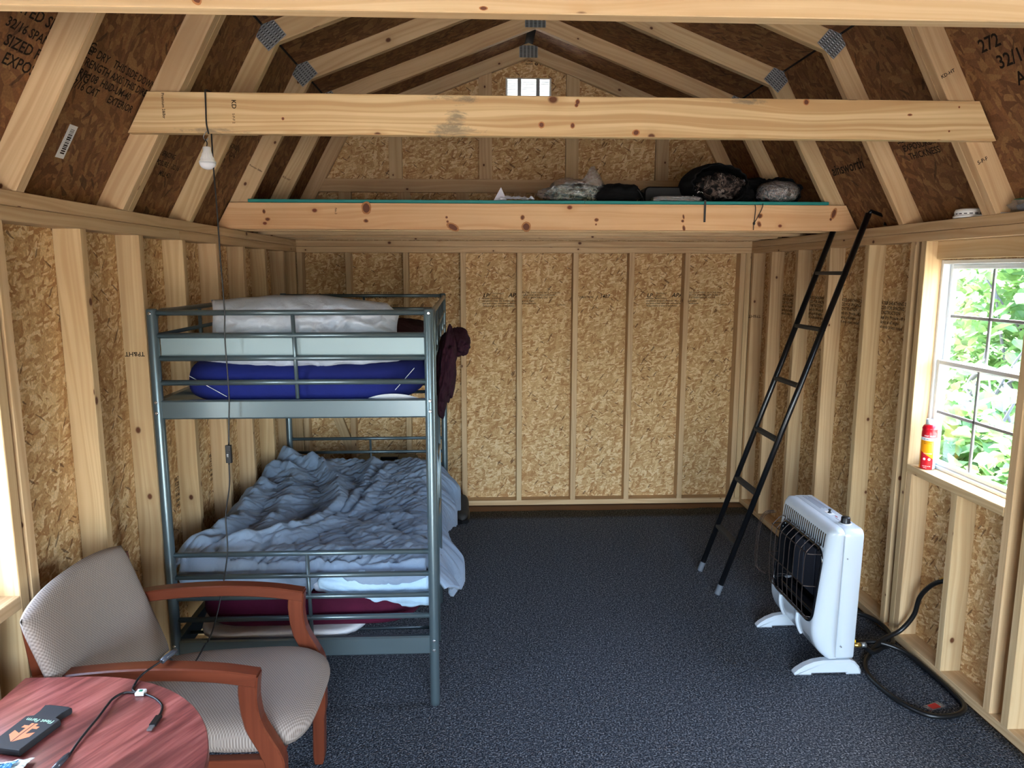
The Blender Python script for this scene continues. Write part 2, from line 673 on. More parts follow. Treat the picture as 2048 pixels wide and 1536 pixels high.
# ---- outdoor ground
ground_t = NT('bounce_gravel')
gc = ground_t.node('TexCoord').outputs['Object']
gn = ground_t.node('TexNoise', {'Vector': gc, 'Scale': 3.0, 'Detail': 6.0}).outputs[0]
ground_t.base(ground_t.ramp(gn, [(0.3, srgb(150, 142, 128)), (0.7, srgb(190, 182, 166))]), 0.95)  # unseen gravel, kept pale to bounce neutral light up to the ceiling
MAT['ground'] = ground_t.m
ground = mesh_obj('ground', [(-40, -40, -0.3), (40, -40, -0.3), (40, 40, -0.3), (-40, 40, -0.3)], [(0, 1, 2, 3)], 'ground')
lawn = mesh_obj('lawn', [(3.7, -4.5, -0.29), (30, -4.5, -0.29), (30, 30, -0.29), (3.7, 30, -0.29)], [(0, 1, 2, 3)], plain('dark_grass', srgb(50, 72, 34), 0.95), ground)
structure(ground, 'unseen gravel ground outside the shed, pale to bounce light inside')


def wall_sheet(name, axis, pos, thick, span, zr, hole, label):
    """wall sheathing with a window hole, built as one mesh of abutting boxes"""
    y0, y1 = span
    z0, z1 = zr
    rects = []
    if hole:
        a, b, c, d = hole
        rects = [(y0, a, z0, z1), (b, y1, z0, z1), (a, b, z0, c), (a, b, d, z1)]
    else:
        rects = [(y0, y1, z0, z1)]
    verts, faces = [], []
    for (p, q, r, s) in rects:
        k = len(verts)
        for t in (pos, pos + thick):
            for (m, n) in ((p, r), (q, r), (q, s), (p, s)):
                verts.append((t, m, n) if axis == 'X' else (m, t, n))
        fs = [(0, 1, 2, 3), (7, 6, 5, 4), (0, 4, 5, 1), (1, 5, 6, 2), (2, 6, 7, 3), (3, 7, 4, 0)]
        faces += [tuple(k + i for i in f) for f in fs]
    me = bpy.data.meshes.new(name)
    me.from_pydata(verts, [], faces)
    bm = bmesh.new()
    bm.from_mesh(me)
    bmesh.ops.recalc_face_normals(bm, faces=bm.faces)
    bm.to_mesh(me)
    bm.free()
    add_uv(me, (0, 0, 1))
    o = link(name, me, 'osb')
    return structure(o, label)


HR = (-2.64, -2.07, 0.86, 1.79)      # right window hole y0 y1 z0 z1
HL = (-3.835, -3.265, 0.84, 1.79)    # left window hole
wall_back = wall_sheet('wall_back', 'Y', D, 0.012, (-D - 0.012, W + D + 0.012), (-0.008, 2.0), None, 'strand board back wall with pine studs')
wall_left = wall_sheet('wall_left', 'X', -D - 0.012, 0.012, (FRONT, 0.1), (-0.008, ZT), HL, 'strand board left wall with pine studs')
wall_right = wall_sheet('wall_right', 'X', W + D, 0.012, (FRONT, 0.1), (-0.008, ZT), HR, 'strand board right wall with pine studs')
wall_front = wall_sheet('wall_front', 'Y', FRONT - 0.012, 0.012, (-D, W + D), (-0.008, 3.25), (0.40, 2.86, -0.008, 2.06), 'strand board front wall with open doorway')  # unseen wall; doorway widened to let more daylight reach indoors

# back wall framing
pl = 'bottom_plate'
board(pl, (0, W), (0, D), (0, T), parent=wall_back)
board('top_plate', (0, W), (0, D), (ZB, ZM - 0.001), parent=wall_back)
board('top_plate', (0, W), (0, D), (ZM, ZT), parent=wall_back)
back_studs = []
for i in range(-2, 6):
    x = 1.1524 + S16 * i
    back_studs.append(board('stud', (x, x + T), (0, D), (T, ZB), parent=wall_back))
board('stud', (0.0, T), (0.0, D), (T, ZB), parent=wall_back)
board('stud', (W - T, W), (0.0, D), (T, ZB), parent=wall_back)
prism('brace', [(0.10, 0.97), (0.17, 0.97), (0.37, 0.40), (0.30, 0.40)], 'Y', 0.05, 0.088, 'pine', wall_back, grain=(0.33, 0, -0.94))

# left wall framing
board(pl, (-D, 0), (FRONT, D), (0, T), parent=wall_left)
board('top_plate', (-D, 0), (FRONT, -2.0), (ZB, ZM - 0.001), parent=wall_left)
board('top_plate', (-D, 0), (-2.0, D), (ZB, ZM - 0.001), parent=wall_left)
board('top_plate', (-D, 0), (FRONT, -1.53), (ZM, ZT), parent=wall_left)
board('top_plate', (-D, 0), (-1.528, D), (ZM, ZT), parent=wall_left)
left_studs = {}
for i in range(7):
    y = -2.79 + S16 * i
    left_studs[i] = board('stud', (-D, 0), (y, y + T), (T, ZB), parent=wall_left)
for y in (-0.045, -3.211, -4.02, -4.43, -4.83, -5.24, -5.65, -6.05, -6.46, -6.87, -7.33):
    board('stud', (-D, 0), (y, y + T), (T, ZB), parent=wall_left)
for y in (-3.264, -3.874):
    board('stud', (-D, 0), (y, y + T), (T, ZB), parent=wall_left)
for y in (-3.70, -3.42):
    board('cripple_stud', (-D, 0), (y, y + T), (T, 0.80), parent=wall_left)
board('header', (-D, -D + T), (-3.835, -3.265), (1.79, ZB), parent=wall_left)
board('window_ledge', (-D - 0.01, 0), (-3.835, -3.265), (0.80, 0.838), parent=wall_left)

# right wall framing
board(pl, (W, W + D), (FRONT, D), (0, T), parent=wall_right)
board('top_plate', (W, W + D), (FRONT, D), (ZB, ZM - 0.001), parent=wall_right)
board('top_plate', (W, W + D), (FRONT, D), (ZM, ZT), parent=wall_right)
right_studs = {}
for i in range(5):
    y = -1.60 + 0.409 * i
    right_studs[i] = board('stud', (W, W + D), (y, y + T), (T, ZB), parent=wall_right)
for y in (-0.043, -1.994, -2.833, -3.25, -3.66, -4.06, -4.47, -4.88, -5.28, -5.69, -6.1, -6.5, -6.9, -7.33):
    board('stud', (W, W + D), (y, y + T), (T, ZB), parent=wall_right)
jack = board('stud', (W, W + D), (-2.073, -2.035), (T, ZB), parent=wall_right)
board('stud', (W, W + D), (-2.735, -2.697), (T, ZB), parent=wall_right)
board('cripple_stud', (W, W + D), (-2.112, -2.074), (T, 0.824), parent=wall_right)
board('cripple_stud', (W, W + D), (-2.432, -2.394), (T, 0.824), parent=wall_right)
board('cripple_stud', (W + 0.05, W + D), (-2.696, -2.655), (T, 0.824), parent=wall_right)
board('header', (W + D - T, W + D), (-2.697, -2.074), (1.795, ZB), 'pine_beam', parent=wall_right)
board('window_ledge', (W - 0.002, W + D + 0.01), (-2.696, -2.0745), (0.824, 0.861), parent=wall_right)


# ---- windows
def window(name, xo, sx, hole, label):
    """single hung vinyl window, two columns and four rows of panes; sx points outdoors"""
    y0, y1, z0, z1 = hole
    root = bpy.data.objects.new(name, None)
    COL.objects.link(root)
    structure(root, label)
    X = lambda a, b: tuple(sorted((xo + sx * a, xo + sx * b)))
    f = 0.018
    o = board('window_frame', X(-0.012, 0.05), (y0, y0 + f), (z0, z1), 'vinyl', root, ch=0.003)
    parts = [board('f', X(-0.012, 0.05), (y1 - f, y1), (z0, z1), 'vinyl', ch=0.003),
             board('f', X(-0.012, 0.05), (y0 + f, y1 - f), (z0, z0 + f), 'vinyl', ch=0.003),
             board('f', X(-0.012, 0.05), (y0 + f, y1 - f), (z1 - f, z1), 'vinyl', ch=0.003)]
    join_into(o, parts)
    zm = z0 + (z1 - z0) * 0.51
    for nm, za, zb, xa, xb in (('lower_sash', z0 + f, zm + 0.016, -0.004, 0.018), ('upper_sash', zm - 0.016, z1 - f, 0.020, 0.042)):
        s = 0.021
        ya, yb = y0 + f, y1 - f
        o = board(nm, X(xa, xb), (ya, ya + s), (za, zb), 'vinyl', root, ch=0.003)
        join_into(o, [board('s', X(xa, xb), (yb - s, yb), (za, zb), 'vinyl', ch=0.003),
                      board('s', X(xa, xb), (ya + s, yb - s), (za, za + s), 'vinyl', ch=0.003),
                      board('s', X(xa, xb), (ya + s, yb - s), (zb - s, zb), 'vinyl', ch=0.003)])
        ym = (ya + yb) / 2
        zc = (za + zb) / 2
        xm = (xa + xb) / 2
        board('grille_bar', X(xm - 0.004, xm + 0.004), (ym - 0.007, ym + 0.007), (za + s, zb - s), 'grey_vinyl', o)
        board('grille_bar', X(xm - 0.004, xm + 0.004), (ya + s, yb - s), (zc - 0.007, zc + 0.007), 'grey_vinyl', o)
        for pa, pb in ((ya + s, ym - 0.007), (ym + 0.007, yb - s)):
            for qa, qb in ((za + s, zc - 0.007), (zc + 0.007, zb - s)):
                x = xo + sx * xm
                mesh_obj('pane', [(x, pa, qa), (x, pb, qa), (x, pb, qb), (x, pa, qb)], [(0, 1, 2, 3)], 'glass', o)
    return root


window('window_1', W + D + 0.0, 1, HR, 'white vinyl window with eight panes in the right wall')
window('window_2', -D - 0.0, -1, HL, 'white vinyl window at the left edge')

MAT['dark_slot'] = plain('punched_slot', srgb(60, 60, 62), 0.6, 0.5)
# ---- roof: gambrel trusses every 24 inches
MID = W / 2
FO, KO, RO = (-0.098, ZT), (0.362, 2.785), (MID, 3.272)
ceiling = bpy.data.objects.new('ceiling', None)
COL.objects.link(ceiling)
structure(ceiling, 'gambrel roof of dark strand board on pine trusses')


def off(p0, p1, d):
    e = (Vector(p1) - Vector(p0)).normalized()
    n = Vector((e.y, -e.x))
    return Vector(p0) + n * d, Vector(p1) + n * d


def isect(a, b, c, d):
    r = b - a
    s = d - c
    t = (c - a).cross(s) / r.cross(s)
    return a + r * t


def cross2(a, b):
    return a.x * b.y - a.y * b.x


def isect2(a, b, c, d):
    r = b - a
    s = d - c
    t = cross2(c - a, s) / cross2(r, s)
    return a + r * t


li = off(FO, KO, D)
ui = off(KO, RO, D)
KI = isect2(li[0], li[1], ui[0], ui[1])
FI = isect2(li[0], li[1], Vector((-1, ZT)), Vector((1, ZT)))
RI = isect2(ui[0], ui[1], Vector((MID, 0)), Vector((MID, 1)))
mx = lambda p, s: (p[0], p[1]) if s > 0 else (W - p[0], p[1])


def gusset(cx, cz, ang, w, h, y, parent):
    """toothed truss plate: a thin steel plate with punched slots and raised teeth"""
    verts, faces = [], []
    ca, sa = math.cos(ang), math.sin(ang)
    nu, nv = 5, 9

    def P(a, b, t):
        return (cx + a * ca - b * sa, y - t, cz + a * sa + b * ca)
    o = None
    k = 0
    pts = [(-w / 2, -h / 2), (w / 2, -h / 2), (w / 2, h / 2), (-w / 2, h / 2)]
    verts = [P(a, b, 0) for a, b in pts] + [P(a, b, 0.0015) for a, b in pts]
    faces = [(4, 5, 6, 7), (0, 4, 7, 3), (1, 2, 6, 5), (0, 1, 5, 4), (3, 7, 6, 2)]
    for i in range(nu):
        for j in range(nv):
            a = -w / 2 + w * (i + 0.5) / nu
            b = -h / 2 + h * (j + 0.5) / nv
            k = len(verts)
            dw, dh = w / nu * 0.30, h / nv * 0.33
            verts += [P(a - dw, b - dh, 0.0018), P(a + dw, b - dh, 0.0018), P(a + dw, b + dh, 0.0018), P(a - dw, b + dh, 0.0018),
                      P(a - dw, b + dh * 0.2, 0.004), P(a + dw, b + dh * 0.2, 0.004)]
            faces += [(k, k + 1, k + 5, k + 4), (k, k + 4, k + 3), (k + 1, k + 2, k + 5), (k + 3, k + 4, k + 5, k + 2)]
    o = mesh_obj('truss_plate', verts, faces, ['galv', 'dark_slot'], parent)
    for i, p in enumerate(o.data.polygons):
        p.material_index = 1 if (i >= 5 and (i - 5) % 4 == 0) else 0
    return o


truss_y = [-0.06 - 0.6096 * k for k in range(12)]
rafters = {}
for k, y in enumerate(truss_y):
    for dbl in ((0, 1) if k == 4 else (0,)):
        ya = y + dbl * (T + 0.002)
        for s in (1, -1):
            lo = prism('rafter', [mx(p, s) for p in (FO, KO, KI, FI)], 'Y', ya, ya + T, 'pine', ceiling, grain=(KO[0] - FO[0], 0, s * (KO[1] - FO[1])) if s > 0 else (-(KO[0] - FO[0]), 0, KO[1] - FO[1]))
            up = prism('rafter', [mx(p, s) for p in (KO, RO, RI, KI)], 'Y', ya, ya + T, 'pine', ceiling, grain=(s * (RO[0] - KO[0]), 0, RO[1] - KO[1]))
            rafters[(k, s, 'lo', dbl)] = lo
            rafters[(k, s, 'up', dbl)] = up
            if dbl == 0:
                c = (Vector(KO) + KI) / 2
                ang = math.atan2(KO[1] - KI.y, KO[0] - KI.x)
                cc = mx((c.x, c.y), s)
                g = gusset(cc[0], cc[1], (ang + math.pi / 2) * (1 if s > 0 else -1), 0.105, 0.10, ya, lo)
        if dbl == 0:
            gusset(MID, (RO[1] + RI.y) / 2 - 0.008, 0.0, 0.125, 0.078, ya, rafters[(k, 1, 'up', 0)])

# roof sheathing in sheets along the slope, a dark gap at the knee and ridge
cuts = [(-7.42, -4.32), (-4.318, -1.885), (-1.882, 0.10)]
for s in (1, -1):
    for (a, b) in cuts:
        lo0, lo1 = Vector(FO), Vector(KO)
        e = (lo1 - lo0).normalized()
        n = Vector((-e.y, e.x)) * 0.011
        q = [lo0 - e * 0.10, lo1 - e * 0.005, lo1 - e * 0.005 + n, lo0 - e * 0.10 + n]
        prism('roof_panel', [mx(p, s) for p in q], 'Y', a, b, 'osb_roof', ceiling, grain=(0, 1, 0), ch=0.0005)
        u0, u1 = Vector(KO), Vector(RO)
        e = (u1 - u0).normalized()
        n = Vector((-e.y, e.x)) * 0.011
        q = [u0 + e * 0.006, u1 - e * 0.03, u1 - e * 0.03 + n, u0 + e * 0.006 + n]
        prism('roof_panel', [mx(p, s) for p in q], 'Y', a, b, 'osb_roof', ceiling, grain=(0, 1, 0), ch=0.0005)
    e = (Vector(KO) - Vector(FO)).normalized()
    n = Vector((-e.y, e.x))
    e2 = (Vector(RO) - Vector(KO)).normalized()
    n2 = Vector((-e2.y, e2.x))
    a0 = Vector(FO) - e * 0.16 + n * 0.012
    a1 = isect2(Vector(FO) + n * 0.012, Vector(KO) + n * 0.012, Vector(KO) + n2 * 0.012, Vector(RO) + n2 * 0.012)
    a2 = isect2(Vector(KO) + n2 * 0.012, Vector(RO) + n2 * 0.012, Vector((MID, 0)), Vector((MID, 1)))
    b0 = Vector(FO) - e * 0.16 + n * 0.03
    b1 = isect2(Vector(FO) + n * 0.03, Vector(KO) + n * 0.03, Vector(KO) + n2 * 0.03, Vector(RO) + n2 * 0.03)
    b2 = isect2(Vector(KO) + n2 * 0.03, Vector(RO) + n2 * 0.03, Vector((MID, 0)), Vector((MID, 1)))
    for q in ([a0, a1, b1, b0], [a1, a2, b2, b1]):
        prism('roofing', [mx(p, s) for p in q], 'Y', -7.5, 0.12, 'dark_felt', ceiling, ch=0.0005)

# knots on the wide boards
MAT['knot'] = plain('dark_knot', srgb(104, 56, 30), 0.7)
MAT['knot_ring'] = plain('knot_ring', srgb(176, 116, 66), 0.7)


def knots(parent, y, pts):
    for x, z, rx, rz, tilt in pts:
        for k, (nm, sc, dy) in enumerate((('knot_ring', 1.45, 0.0004), ('knot', 1.0, 0.0007))):
            v = []
            for i in range(14):
                a = 2 * math.pi * i / 14
                j = 1 + 0.16 * noise.noise(Vector((x * 31 + math.cos(a), z * 17 + math.sin(a), k)))
                px, pz = rx * sc * j * math.cos(a), rz * sc * j * math.sin(a)
                v.append((x + px * math.cos(tilt) - pz * math.sin(tilt), y - dy, z + px * math.sin(tilt) + pz * math.cos(tilt)))
            mesh_obj('knot', v, [tuple(range(14))], nm, parent)


# gable above the back wall
VX0, VX1, VZ0, VZ1 = 1.478, 1.792, 2.82, 3.055
GY = -0.0215
gv = [(-0.11, ZT), (FO[0], ZT), (KO[0], KO[1]), (MID, RO[1]), (W - KO[0], KO[1]), (W - FO[0], ZT), (VX0, VZ0), (VX1, VZ0), (VX1, VZ1), (VX0, VZ1)]
verts = [(x, GY, z) for x, z in gv] + [(x, GY + 0.045, z) for x, z in gv]
ring = [1, 2, 3, 4, 5]
fr = [(1, 6, 9, 2), (2, 9, 3), (3, 9, 8), (3, 8, 4), (4, 8, 7, 5), (1, 5, 7, 6)]
faces = fr + [tuple(10 + i for i in f[::-1]) for f in fr] + [(6, 16, 19, 9), (9, 19, 18, 8), (8, 18, 17, 7), (7, 17, 16, 6)]
gable = mesh_obj('gable_panel', verts, faces, 'osb', wall_back, grain=(0, 0, 1))
bm = bmesh.new()
bm.from_mesh(gable.data)
bmesh.ops.recalc_face_normals(bm, faces=bm.faces)
bm.to_mesh(gable.data)
bm.free()
GB = (-0.0595, -0.0225)
zi = lambda x: (KI.y + (RI.y - KI.y) * (x - KI.x) / (RI.x - KI.x)) if x < MID else (KI.y + (RI.y - KI.y) * (W - x - KI.x) / (RI.x - KI.x))
zs = 2.284
xl = FI.x + (KI.x - FI.x) * (zs - ZT) / (KI.y - ZT)
xl2 = FI.x + (KI.x - FI.x) * (2.373 - ZT) / (KI.y - ZT)
prism('gable_chord', [(xl, 2.284), (W - xl, 2.284), (W - xl2, 2.373), (xl2, 2.373)], 'Y', *GB, 'pine', wall_back, grain=(1, 0, 0))
for x in (0.672, 1.292, 1.894, 2.527):
    xx = x + 0.09
    prism('gable_stud', [(x, 2.3735), (xx, 2.3735), (xx, zi(xx) - 0.001), (x, zi(x) - 0.001)], 'Y', *GB, 'pine', wall_back, grain=(0, 0, 1))
for x in (0.32, 0.726, 1.132, 1.537, 1.945, 2.352, 2.755):
    prism('gable_stud', [(x, 2.112), (x + 0.085, 2.112), (x + 0.085, 2.2835), (x, 2.2835)], 'Y', *GB, 'pine', wall_back, grain=(0, 0, 1))

# louvred gable vent
vent = thing('gable_vent', 'white louvred vent high in the gable end', 'vent')
o = board('vent_frame', (VX0, VX0 + 0.012), (GY + 0.001, 0.03), (VZ0, VZ1), 'vinyl', vent)
join_into(o, [board('f', (VX1 - 0.012, VX1), (GY + 0.001, 0.03), (VZ0, VZ1), 'vinyl'),
              board('f', (VX0 + 0.012, VX1 - 0.012), (GY + 0.001, 0.03), (VZ0, VZ0 + 0.01), 'vinyl'),
              board('f', (VX0 + 0.012, VX1 - 0.012), (GY + 0.001, 0.03), (VZ1 - 0.008, VZ1), 'vinyl')])
for x in (VX0 + 0.082, VX0 + 0.21):
    board('mullion', (x, x + 0.024), (GY - 0.004, GY + 0.008), (VZ0, VZ1), 'grey_vinyl', vent)
nl = 19
for i in range(nl):
    z = VZ0 + 0.012 + (VZ1 - VZ0 - 0.022) * i / (nl - 1)
    mesh_obj('louvre', [(VX0 + 0.012, GY + 0.010, z + 0.009), (VX1 - 0.012, GY + 0.010, z + 0.009), (VX1 - 0.012, 0.024, z - 0.009), (VX0 + 0.012, 0.024, z - 0.009),
                        (VX0 + 0.012, GY + 0.010, z + 0.0105), (VX1 - 0.012, GY + 0.010, z + 0.0105), (VX1 - 0.012, 0.024, z - 0.0075), (VX0 + 0.012, 0.024, z - 0.0075)],
             [(0, 3, 2, 1), (4, 5, 6, 7), (0, 1, 5, 4), (2, 3, 7, 6), (1, 2, 6, 5), (3, 0, 4, 7)], 'vinyl', vent)
rebase(vent, ((VX0 + VX1) / 2, 0, VZ0))

# ---- tie beams and the loft
xa = lambda z: FO[0] + (KO[0] - FO[0]) * (z - ZT) / (KO[1] - ZT)


def tie(y, z0, z1, mat, label):
    o = prism('tie_beam', [(xa(z0) + 0.012, z0), (W - xa(z0) - 0.012, z0), (W - xa(z1) - 0.012, z1), (xa(z1) + 0.012, z1)], 'Y', y - T - 0.001, y - 0.001, mat, None, grain=(1, 0, 0), ch=0.002)
    tag(o, label, 'beam', 'tie beams across the shed')
    return o


tie_near = tie(truss_y[6] + 0.03, 2.235, 2.376, 'pine_beam', 'pale pine tie beam nearest the camera along the top edge')
tie_mid = tie(truss_y[4], 2.218, 2.357, 'pine_mould', 'knotty pine tie beam with the light bulb hanging from it')
knots(tie_mid, truss_y[4] - T - 0.001, [(1.515, 2.258, 0.008, 0.008, 0), (1.627, 2.257, 0.006, 0.007, 0), (1.644, 2.338, 0.006, 0.007, 0), (1.640, 2.326, 0.005, 0.005, 0), (1.858, 2.234, 0.010, 0.008, 0.3),
      (2.478, 2.346, 0.008, 0.008, 0), (2.867, 2.306, 0.007, 0.003, 0), (0.60, 2.27, 0.004, 0.004, 0), (3.02, 2.25, 0.003, 0.003, 0), (3.05, 2.335, 0.003, 0.003, 0)])
knots(tie_near, truss_y[6] + 0.03 - T - 0.001, [(0.75, 2.255, 0.007, 0.012, 0.4), (1.98, 2.285, 0.005, 0.008, 0.3), (2.20, 2.30, 0.006, 0.006, 0), (1.30, 2.243, 0.006, 0.003, 0)])
loft = thing('loft', 'storage loft deck with teal board edge and red knotted front joist', 'loft', (0, 0, 0))
jf = prism('joist', [(xa(ZT) + 0.012, ZT + 0.001), (W - xa(ZT) - 0.012, ZT + 0.001), (W - xa(2.094) - 0.014, 2.094), (xa(2.094) + 0.014, 2.094)], 'Y', truss_y[2] - T - 0.001, truss_y[2] - 0.001, 'pine_red', loft, grain=(1, 0, 0), ch=0.002)
knots(loft, truss_y[2] - T - 0.001, [(0.699, 2.068, 0.018, 0.024, 0.1), (0.695, 2.002, 0.009, 0.007, 0), (1.150, 1.972, 0.026, 0.013, -0.5), (1.123, 2.000, 0.005, 0.005, 0), (1.118, 2.022, 0.005, 0.005, 0),
      (1.52, 2.023, 0.008, 0.010, -0.4), (1.540, 1.975, 0.018, 0.018, -0.6), (1.915, 2.012, 0.009, 0.007, 0), (1.913, 1.988, 0.004, 0.004, 0), (2.384, 2.030, 0.004, 0.010, 0.2), (2.380, 2.008, 0.006, 0.006, 0), (2.388, 1.970, 0.006, 0.012, 0.2),
      (2.801, 2.036, 0.011, 0.009, 0.5), (2.798, 1.993, 0.008, 0.012, 0.4), (3.205, 2.050, 0.010, 0.022, -0.3), (3.19, 2.02, 0.005, 0.006, 0), (0.168, 2.048, 0.006, 0.009, 0.1), (0.185, 2.008, 0.010, 0.007, 0)])
for y in (truss_y[2] + 0.20, truss_y[1] - 0.02, truss_y[1] + 0.30, truss_y[0] - 0.003):
    prism('joist', [(-0.05, ZT + 0.001), (W + 0.05, ZT + 0.001), (W - 0.0, 2.094), (0.0, 2.094)], 'Y', y - T - 0.001, y - 0.001, 'pine', loft, grain=(1, 0, 0), ch=0.002)
deck_y0 = truss_y[2] - 0.0
for a, b in ((0.088, 1.85), (1.852, W - 0.088)):
    o = board('deck_panel', (a, b), (-1.235, -0.062), (2.0955, 2.111), 'deck', loft, grain=(1, 0, 0))
    board('sealed_edge', (a, b), (-1.318, -1.2355), (2.0955, 2.1115), 'teal_edge', o)
rebase(loft, (MID, -0.65, ZT))

# ================================================================== bunk bed
MAT['bed_metal'] = plain('grey_green_bed_enamel', srgb(92, 108, 114), 0.32, 0.55, coat=0.25)
MAT['bed_panel'] = plain('pale_bed_panel', srgb(128, 146, 150), 0.45, 0.3)
MAT['bolt'] = plain('bright_bolt', srgb(200, 202, 204), 0.25, 0.9)


def fabric(name, col, col2, scale=900.0, bump=0.15, rough=0.9, wr=0.0):
    t = NT(name)
    c = t.node('TexCoord').outputs['Object']
    n = t.node('TexNoise', {'Vector': c, 'Scale': 3.0, 'Detail': 4.0}).outputs[0]
    t.base(t.mix(t.ramp(n, [(0.35, (0, 0, 0)), (0.65, (1, 1, 1))]), col, col2), rough, 0, 0.2)
    t.b.inputs['Sheen Weight'].default_value = 0.15 if col[1] > 0.02 else 0.0
    h = t.node('TexNoise', {'Vector': c, 'Scale': scale, 'Detail': 1.0}).outputs[0]
    if wr:
        w = t.node('TexNoise', {'Vector': c, 'Scale': 26.0, 'Detail': 3.0, 'Distortion': 1.2}).outputs[0]
        h = t.math('MULTIPLY_ADD', w, wr, t.math('MULTIPLY', h, 0.1))
        t.bump(h, 0.5, 0.01)
    else:
        t.bump(h, bump, 0.001)
    return t.m


MAT['navy'] = fabric('navy_sheet', srgb(26, 38, 112), srgb(22, 30, 92), wr=0.25)
MAT['maroon'] = fabric('maroon_sheet', srgb(82, 18, 46), srgb(64, 12, 36), wr=0.35)
MAT['plum'] = fabric('plum_cloth', srgb(50, 20, 34), srgb(36, 13, 24), wr=0.5)
MAT['pillow'] = fabric('pale_pillowcase', srgb(190, 198, 208), srgb(172, 180, 194), wr=0.8)
MAT['white_cloth'] = fabric('white_cloth', srgb(214, 218, 222), srgb(196, 200, 206), wr=0.5)
MAT['comforter'] = fabric('grey_blue_comforter', srgb(140, 158, 178), srgb(124, 142, 164), wr=0.6)
MAT['sheet_blue'] = fabric('pale_blue_lining', srgb(176, 204, 224), srgb(160, 190, 214), wr=0.6)

bed = thing('bunk_bed', 'grey green metal bunk bed with two made up beds against the left wall', 'bunk bed')
BX0, BX1, BY0, BY1 = 0.088, 1.100, -2.52, -0.55
LEAN = -0.024          # the bed stands a little askew: x shifts with depth
bx = lambda x, y: x + LEAN * (y - BY0)


def bp(x, y, z):
    return (bx(x, y), y, z)


def oval_post(x, y, h):
    """oval tube post with a domed cap and a plastic foot"""
    prof = [(0.014, 0.0), (0.019, 0.004), (0.0195, 0.02), (0.0195, h - 0.006), (0.017, h - 0.001), (0.010, h)]
    return lathe('post', prof, 'bed_metal', bed, (bx(x, y), y, 0.0), 20)


PH = 1.602
posts = {}
for x in (BX0, BX1):
    for y in (BY0, BY1):
        posts[(x, y)] = oval_post(x, y, PH)
for y in (BY0, BY1):
    for x in (BX0, BX1):
        for z in (1.585, 1.255, 1.215, 0.285, 0.245):
            dx = 0.0
            s = -1 if y == BY0 else 1
            c = (bx(x, y), y + s * 0.0195, z)
            M = Matrix.Translation(c) @ Matrix.Rotation(R(90), 4, 'X')
            o = lathe('bolt', [(0.0065, -0.002), (0.0065, 0.001), (0.004, 0.003)] if s < 0 else [(0.004, -0.003), (0.0065, -0.001), (0.0065, 0.002)], 'bolt', posts[(x, y)], (0, 0, 0), 10)
            o.data.transform(M)


def rail(name, a, b, r, parent=None):
    return tube(name, [a, b], r, 'bed_metal', parent or bed, 12)


for y in (BY0, BY1):
    # upper end: four tubes, flat rail and centre bar
    for z in (1.587, 1.503, 1.418, 1.327):
        rail('end_rail', bp(BX0 + 0.015, y, z), bp(BX1 - 0.015, y, z), 0.0105)
    rail('end_bar', bp(0.598, y - 0.002, 1.587), bp(0.604, y - 0.002, 1.265), 0.0075)
    prism('end_beam', [(bx(BX0 + 0.012, y), 1.190), (bx(BX1 - 0.012, y), 1.190), (bx(BX1 - 0.012, y), 1.262), (bx(BX0 + 0.012, y), 1.262)], 'Y', y - 0.014, y + 0.014, 'bed_metal', bed, ch=0.006)
    for z in (0.653, 0.562, 0.475, 0.386):
        rail('end_rail', bp(BX0 + 0.015, y, z), bp(BX1 - 0.015, y, z), 0.0105)
    rail('end_bar', bp(0.612, y - 0.002, 0.653), bp(0.618, y - 0.002, 0.300), 0.0075)
    prism('end_beam', [(bx(BX0 + 0.012, y), 0.226), (bx(BX1 - 0.012, y), 0.226), (bx(BX1 - 0.012, y), 0.303), (bx(BX0 + 0.012, y), 0.303)], 'Y', y - 0.014, y + 0.014, 'bed_metal', bed, ch=0.006)
    if y == BY0:
        prism('end_panel', [(bx(BX0 + 0.018, y), 1.424), (bx(BX1 - 0.018, y), 1.424), (bx(BX1 - 0.018, y), 1.497), (bx(BX0 + 0.018, y), 1.497)], 'Y', y + 0.013, y + 0.019, 'bed_panel', bed, ch=0.001)
for x in (BX0, BX1):
    for z0, z1 in ((1.190, 1.262), (0.226, 0.303)):
        y0, y1 = BY0 + 0.019, BY1 - 0.019
        v = []
        for (yy) in (y0, y1):
            for dx, z in ((-0.012, z0), (0.012, z0), (0.012, z1), (-0.012, z1)):
                v.append((bx(x, yy) + dx, yy, z))
        mesh_obj('side_beam', v, [(0, 1, 2, 3), (7, 6, 5, 4), (0, 4, 5, 1), (1, 5, 6, 2), (2, 6, 7, 3), (3, 7, 4, 0)], 'bed_metal', bed)
# guard rails along the upper sides
for x, ya, yb in ((BX1 + 0.012, BY0 + 0.06, BY1 - 0.20), (BX0 - 0.008, BY0 + 0.03, BY1 - 0.03)):
    loop = bez([bp(x, ya, 1.24), bp(x, ya, 1.40), bp(x, ya + 0.01, 1.54), bp(x, ya + 0.06, 1.585), bp(x, ya + 0.3, 1.587), bp(x, yb - 0.3, 1.587), bp(x, yb - 0.06, 1.585), bp(x, yb - 0.01, 1.54), bp(x, yb, 1.40), bp(x, yb, 1.24)], 6)
    gr = tube('guard_rail', loop, 0.0105, 'bed_metal', bed, 12)
    for z in (1.50, 1.41):
        tube('guard_bar', [bp(x, ya + 0.006, z), bp(x, yb - 0.006, z)], 0.008, 'bed_metal', gr, 8)
    for f in (0.25, 0.5, 0.75):
        yy = ya + (yb - ya) * f
        tube('guard_bar', [bp(x, yy, 1.255), bp(x, yy, 1.58)], 0.008, 'bed_metal', gr, 8)
